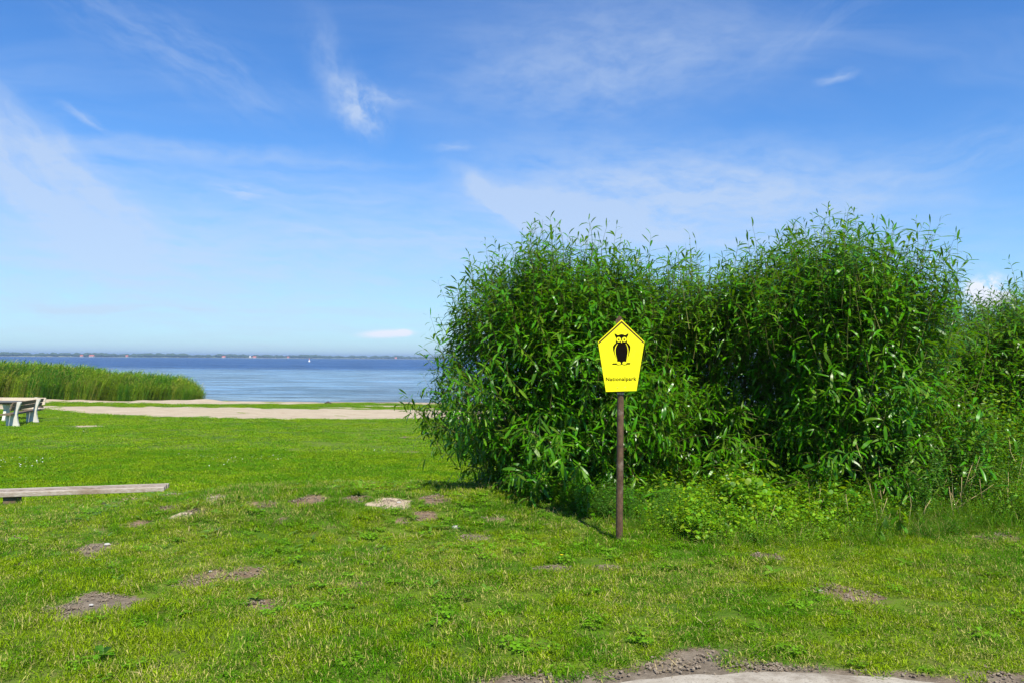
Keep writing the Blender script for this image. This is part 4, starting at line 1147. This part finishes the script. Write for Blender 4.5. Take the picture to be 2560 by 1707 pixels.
# ------------------------------------------------------------------ reeds
def reed_clump(n, rad_, h, leaves=6, dry=False):
    pos = []; dv = []; nv = []; L_ = []; W_ = []
    paths = []
    for i in range(n):
        rr_ = math.sqrt(rng.random()) * rad_; a = rng.uniform(0, 6.28)
        b0 = np.array([rr_ * math.cos(a), rr_ * math.sin(a), 0.0]); hh = h * rng.uniform(.75, 1.1)
        lean = np.array([rng.uniform(.05, .28), rng.uniform(-.1, .1), 1.0]); lean /= np.linalg.norm(lean)
        K = 4; t = np.linspace(0, 1, K)
        p = b0 + lean * hh * t[:, None]; p[:, 0] += t ** 2 * hh * .10; paths.append(p)
        for k in range(leaves):
            f = .22 + .74 * k / (leaves - 1) + rng.uniform(-.04, .04)
            pp = b0 + lean * hh * f; pp[0] += f * f * hh * .10
            a2 = rng.normal(0, 1.15)
            d_ = np.array([math.cos(a2) * .75, math.sin(a2) * .6, .9])
            pos.append(pp); dv.append(d_); nv.append(np.array([-math.cos(a2), -math.sin(a2), .8])); L_.append(hh * rng.uniform(.16, .28)); W_.append(rng.uniform(.7, 1.2))
    T = [leaf_template((.35, .75, 1.0), (1, .8, 0), .085, b_) for b_ in (.8, 1.5)]
    V, T3, Q4, A = scatter(T, np.array(pos), norm(np.array(dv)), norm(np.array(nv)), np.array(L_), wscale=np.array(W_))
    tv, tq = tubes_soup(np.array(paths), np.full((n, 4), .006), 3)
    return np_mesh('reed_clump', np.concatenate([V, tv]), [T3, np.concatenate([Q4, tq + len(V)])], M['reed'], True, {'tint': np.concatenate([A, rng.random(len(tv)) * 0 + .5])})
RV = [reed_clump(16, .32, 1.0) for _ in range(4)]
def build_reeds():
    n = 5200
    r = np.random.default_rng(91)
    px_ = r.uniform(-330, 507, n); y = r.uniform(50.5, 61, n)
    tip = np.interp(px_, [-330, 440, 507], [61, 60, 56])
    k = y < tip - r.uniform(0, .8, n)
    lo = np.interp(px_, [-330, 90, 200, 300, 507], [50.0, 51.0, 51.5, 52.2, 53.6]) + .5 * np.sin(px_ * .05)
    k &= y > lo
    px_, y = px_[k], y[k]; x = (px_ - 1280) / FPX * y
    gz = np.maximum(height(x, y), WATER - .35)
    # wanted top of the bed in the photo
    topy = np.interp(px_, [-330, 0, 60, 120, 200, 240, 262, 330, 430, 462, 490, 507], [896, 903, 906, 910, 913, 919, 925, 927, 933, 941, 953, 972])
    top = 1.6 + (891 - topy) / FPX * y
    hgt = (top - gz) * np.interp(y - lo[k], [0, 1.5, 4], [.62, .92, 1.0]) * r.uniform(.86, 1.07, len(x))
    hgt *= .84 + .05 * fnoise(x * .9, y * .9, 92)
    P = np.stack([x, y, gz], 1)
    hgt *= np.where((px_ > 440) & (r.random(len(x)) < np.interp(px_, [440, 507], [0, .55])), r.uniform(.4, .8, len(x)), 1)
    gn_scatter('reeds', RV, P, np.stack([hgt * .55 + .5, hgt * .55 + .5, hgt], 1), tilt=.04, rotz=r.normal(0, .35, len(x)), label='dense green reed bed leaning in the wind at the water edge', category='reeds')
    print('reeds', len(P))
build_reeds()

# ------------------------------------------------------------------ weeds under and beside the willows
def weed_plant(h, leaf, pairs, mat_, kind='ovate'):
    wd = {'ovate': .62, 'mug': .28, 'narrow': .3}[kind]
    T = [leaf_template((.22, .5, .8, 1.0), (.8, 1.0, .5, 0), wd, b_) for b_ in (.4, .9, 1.4)]
    pos = []; dv = []; nv = []; L_ = []; paths = []
    for s in range(3):
        a0 = rng.uniform(0, 6.28); ln = rng.uniform(.05, .45)
        hh = h * rng.uniform(.6, 1.1)
        t = np.linspace(0, 1, 5)
        dx = np.array([math.cos(a0), math.sin(a0)]) * ln * hh
        p = np.stack([dx[0] * t ** 1.4, dx[1] * t ** 1.4, hh * t], 1) + np.array([rng.normal(0, .03), rng.normal(0, .03), 0]); paths.append(p)
        for k in range(pairs):
            f = .2 + .8 * k / (pairs - 1)
            pp = np.array([np.interp(f, t, p[:, c_]) for c_ in range(3)])
            nsub = 2 if kind != 'mug' else 5
            a = rng.uniform(0, 6.28)
            for q_ in range(nsub):
                a2 = a + q_ * (6.283 / nsub) + rng.normal(0, .3)
                base_ = pp
                d_ = np.array([math.cos(a2), math.sin(a2), rng.uniform(-.15, .55)])
                st = leaf * rng.uniform(.15, .4)
                pos.append(base_ + d_ * st); dv.append(d_); nv.append(np.array([rng.normal(0, .5), rng.normal(0, .5) - .15, 1.0])); L_.append(leaf * rng.uniform(.6, 1.15) * (1.05 - .35 * f))
    V, T3, Q4, A = scatter(T, np.array(pos), norm(np.array(dv)), norm(np.array(nv)), np.array(L_))
    tv, tq = tubes_soup(np.array(paths), np.tile(np.linspace(.003, .0012, 5), (3, 1)), 3)
    return np_mesh('weed_plant', np.concatenate([V, tv]), [T3, np.concatenate([Q4, tq + len(V)])], mat_, True, {'tint': np.concatenate([A, np.full(len(tv), .3)])})
WV = [weed_plant(.5, .075, 7, M['weed']) for _ in range(3)] + [weed_plant(.42, .10, 5, M['weed'])] + [weed_plant(.6, .06, 10, M['weed'])]
MV = [weed_plant(.62, .05, 12, M['mugwort'], 'mug') for _ in range(3)]
TG = [blade_patch(42, .07, .50, .006, (.5, 1.8), .55, M['tallgrass'], 'tall_grass_tuft') for _ in range(4)]
DS = [blade_patch(5, .08, .8, .0028, (.2, .9), .5, M['drystalk'], 'dry_stalks', wprof=(1, 1.6, 0)) for _ in range(2)]

def band(px0, px1, n, lo, hi, seed):
    """points on the ground in a strip that follows the willows' foot; lo/hi = photo rows interpolated along px"""
    r = np.random.default_rng(seed); out = []
    q = r.uniform(px0, px1, n)
    a = np.interp(q, *lo); b = np.interp(q, *hi)
    v = r.random(n)
    py_ = b + (a - b) * v
    dep = 1.6 * FPX / (py_ - 899)
    x = (q - 1280) / FPX * dep
    return np.stack([x, dep, height(x, dep)], 1), q, py_
EDGE = ([1130, 1180, 1250, 1330, 1450, 1540, 1640, 1740, 1900, 2060, 2200, 2330, 2450, 2760], [1200, 1222, 1262, 1292, 1312, 1318, 1335, 1352, 1356, 1352, 1345, 1332, 1318, 1310])
def off_(d): return (EDGE[0], [e_ + d for e_ in EDGE[1]])
# general undergrowth
P_, q_, py_ = band(1440, 2900, 3300, off_(-2), off_(-100), 101)
sc_ = np.interp(q_, [1440, 1500, 1600, 1720, 1850, 1960, 2100, 2250, 2350, 2600], [.35, .5, .85, 1.3, 1.15, .5, .6, .95, 1.3, 1.6]) * rng.uniform(.6, 1.15, len(P_))
sc_ *= np.interp((np.interp(q_, *EDGE) - py_), [0, 25, 70, 100], [.35, .7, 1.2, 1.5])
sc_ *= np.clip(.82 + .75 * fnoise(P_[:, 0] * 2.4, P_[:, 1] * 2.4, 111), .22, 1.5)
BL = [weed_plant(.44, .13, 5, M['weed_bright']) for _ in range(3)]
TW = [weed_plant(.95, .055, 15, M['weed']) for _ in range(3)] + [weed_plant(1.05, .07, 12, M['weed'], 'narrow'), weed_plant(.9, .08, 11, M['weed'])]
tall = q_ > 2230 + rng.normal(0, 60, len(q_))
k = np.arange(len(q_)); keep = (~tall) | (rng.random(len(q_)) < 2)
ch_ = np.where(tall, rng.integers(5, 10, len(q_)), rng.integers(0, 5, len(q_)))
sc_ = np.where(tall, sc_ * .52, sc_ * .9)
P_, sc_, ch_ = P_[keep], sc_[keep], ch_[keep]
front = (q_[keep] > 1600) & (q_[keep] < 2120) & (rng.random(len(ch_)) < .5)
ch_ = np.where(front, rng.integers(10, 13, len(ch_)), ch_)
gn_scatter('undergrowth', WV + TW + BL, P_, sc_, choice=ch_, tilt=.2, label='light green broad leaved weeds along the foot of the willows', category='weeds')
# mugwort: left part under the first willow, and behind the post
P_, q_, py_ = band(1270, 1760, 200, off_(-6), off_(-80), 102)
P2_, q2, py2 = band(2280, 2900, 150, off_(-30), off_(-110), 103)
sc_ = rng.uniform(.4, .85, len(P_)) * np.interp(q_, [1270, 1350, 1500, 1760], [.4, .6, .7, .8]); sc2 = rng.uniform(.8, 1.5, len(P2_))
gn_scatter('mugwort', MV, np.concatenate([P_, P2_]), np.concatenate([sc_, sc2]), tilt=.15, label='dull green finely cut mugwort growing among the weeds', category='weeds')
P3_, q3, py3 = band(1170, 1560, 260, off_(-6), off_(-50), 106)
SH = [weed_plant(.45, .07, 8, M['mugwort'], 'narrow') for _ in range(2)] + [weed_plant(.4, .08, 6, M['willow']) for _ in range(2)]
gn_scatter('shade_weeds', SH, P3_, rng.uniform(.4, .95, len(P3_)) * np.interp(q3, [1170, 1300, 1560], [.5, .9, 1.0]), tilt=.25, label='dark weeds in the shade at the foot of the leftmost willow', category='weeds')
# tall grass
P_, q_, py_ = band(1150, 2900, 800, off_(7), off_(-60), 104)
sc_ = np.interp(q_, [1150, 1300, 1500, 1700, 2000, 2200, 2400, 2800], [.14, .16, .24, .35, .32, .35, .5, .6]) * rng.uniform(.4, 1.2, len(P_))
gn_scatter('tall_grass', TG, P_, sc_, tilt=.2, label='unmown long grass hanging over the edge of the turf', category='grass')
P_, q_, py_ = band(1500, 2900, 34, off_(-4), off_(-60), 105)
sc_ = np.interp(q_, [1500, 2000, 2300, 2800], [.35, .5, 1.0, 1.3]) * rng.uniform(.5, 1.1, len(P_))
gn_scatter('dry_stalks', DS, P_, sc_, tilt=.3, label='pale dry grass stalks standing in the weeds', category='dry grass')

# ------------------------------------------------------------------ single plants
def seg_leaf_mesh(length, width, bend, material, lobes=False):
    ts = (.1, .25, .4, .55, .7, .82, .92, 1.0)
    ws = (.35, .5, .75, .95, 1.0, .85, .5, 0) if not lobes else (.25, .6, .35, .85, .5, 1.0, .6, 0)
    tv, tt3, tq4 = leaf_template(ts, ws, width / length, bend, 0, .3, True)
    return np_mesh('leaf', tv * length, [tt3, tq4], material, True)
def rosette(px, py, n, length, lab, wr=.22, lobes=True, rise=.35, material=None):
    p = ground_at(px, py)
    e = tag(empty('rosette_plant', (p[0], p[1], float(height(p[0], p[1])) + .012)), lab, 'plant')
    me = [seg_leaf_mesh(1, wr, b_, material or M['dandelion'], lobes) for b_ in (.5, 1.0)]
    for i in range(n):
        a = 6.283 * i / n + random.uniform(-.25, .25)
        o_ = bpy.data.objects.new('leaf', me[i % 2]); s = length * random.uniform(.7, 1.1)
        o_.parent = e; o_.rotation_euler = (random.uniform(-.3, .3), -rise * random.uniform(.6, 2.2), a); o_.scale = (s, s, s); o_.location = (0, 0, .01)
        col.objects.link(o_)
rosette(1078, 1325, 9, .17, 'upright lobed green rosette in the worn grass left of the willow')
rosette(1150, 1292, 7, .12, 'small pale rosette between the bare patches and the willow shade')
rosette(258, 1650, 7, .085, 'broad leaved rosette alone in the grass at the lower left corner', .5, False, .5, M['weed'])
rosette(490, 1272, 7, .13, 'leafy rosette on the sandy patch right below the low bench')
rosette(640, 1500, 8, .07, 'rosette beside the small bare patch in the left lawn', .35, False, .4, M['weed'])
rosette(1545, 1400, 7, .10, 'rosette in the grass just below the sign post')
rosette(1935, 1440, 6, .09, 'rosette above the bare brown patch right of the sign post', .4, False)
rosette(2262, 1415, 8, .11, 'bright glossy rosette in the turf on the right side', .3, False)
rosette(1290, 1385, 7, .12, 'rosette in the open turf left of the sign post')
rosette(900, 1240, 8, .16, 'dark leafy clump between two bare patches at the lawn edge', .3, True, .9, M['clover'])
rosette(1215, 1212, 7, .14, 'bright rosette at the edge of the shade of the leftmost willow', .2, False, .9)

def leafy_sprout(px, py, h, n, length, lab, lean=0.0):
    p = ground_at(px, py)
    e = tag(empty('broadleaf_sprout', (p[0], p[1], float(height(p[0], p[1])))), lab, 'plant')
    MB().tube([(0, 0, -.02), (lean * .3, -.02, h * .5), (lean, -.06, h)], [.004, .0035, .002], 6).build('stem', M['twig'], e, True)
    me = [seg_leaf_mesh(1, .45, b_, M['weed']) for b_ in (.6, 1.1)]
    for i in range(n):
        f = .45 + .55 * i / max(n - 1, 1); a = i * 2.4 + random.uniform(-.3, .3) - 1.2
        o_ = bpy.data.objects.new('leaf', me[i % 2]); s = length * random.uniform(.75, 1.1)
        o_.parent = e; o_.location = (lean * f * f, -.06 * f * f, h * f)
        o_.rotation_euler = (random.uniform(-.3, .3), random.uniform(.2, .9), a); o_.scale = (s, s, s); col.objects.link(o_)
leafy_sprout(2195, 1352, .22, 6, .12, 'sprout with large drooping pale leaves at the foot of the tallest willow', .04)
leafy_sprout(2250, 1345, .30, 5, .13, 'sprout with one big hanging leaf right of the other drooping sprout', -.03)
leafy_sprout(1530, 1300, .22, 6, .13, 'bramble sprout with broad leaves touching the left side of the sign post')
leafy_sprout(1468, 1300, .42, 8, .10, 'upright sprout with pointed bright leaves in the shade left of the sign post')
leafy_sprout(1815, 1352, .16, 6, .08, 'low sprout with bright leaves at the edge of the mown turf, right of the post')
# one yellow flower
p = ground_at(1404, 1411)
e = tag(empty('yellow_flower', (p[0], p[1], float(height(p[0], p[1])))), 'single tiny yellow flower in the turf left of the sign post', 'flower')
MB().tube([(0, 0, 0), (0, 0, .075)], [.0015, .0012], 6).build('stem', M['weed'], e)
o = link(bpy.data.objects.new('blossom', disc_flower(.016, 6, M['petal_y'])), e); o.location = (0, 0, .02)
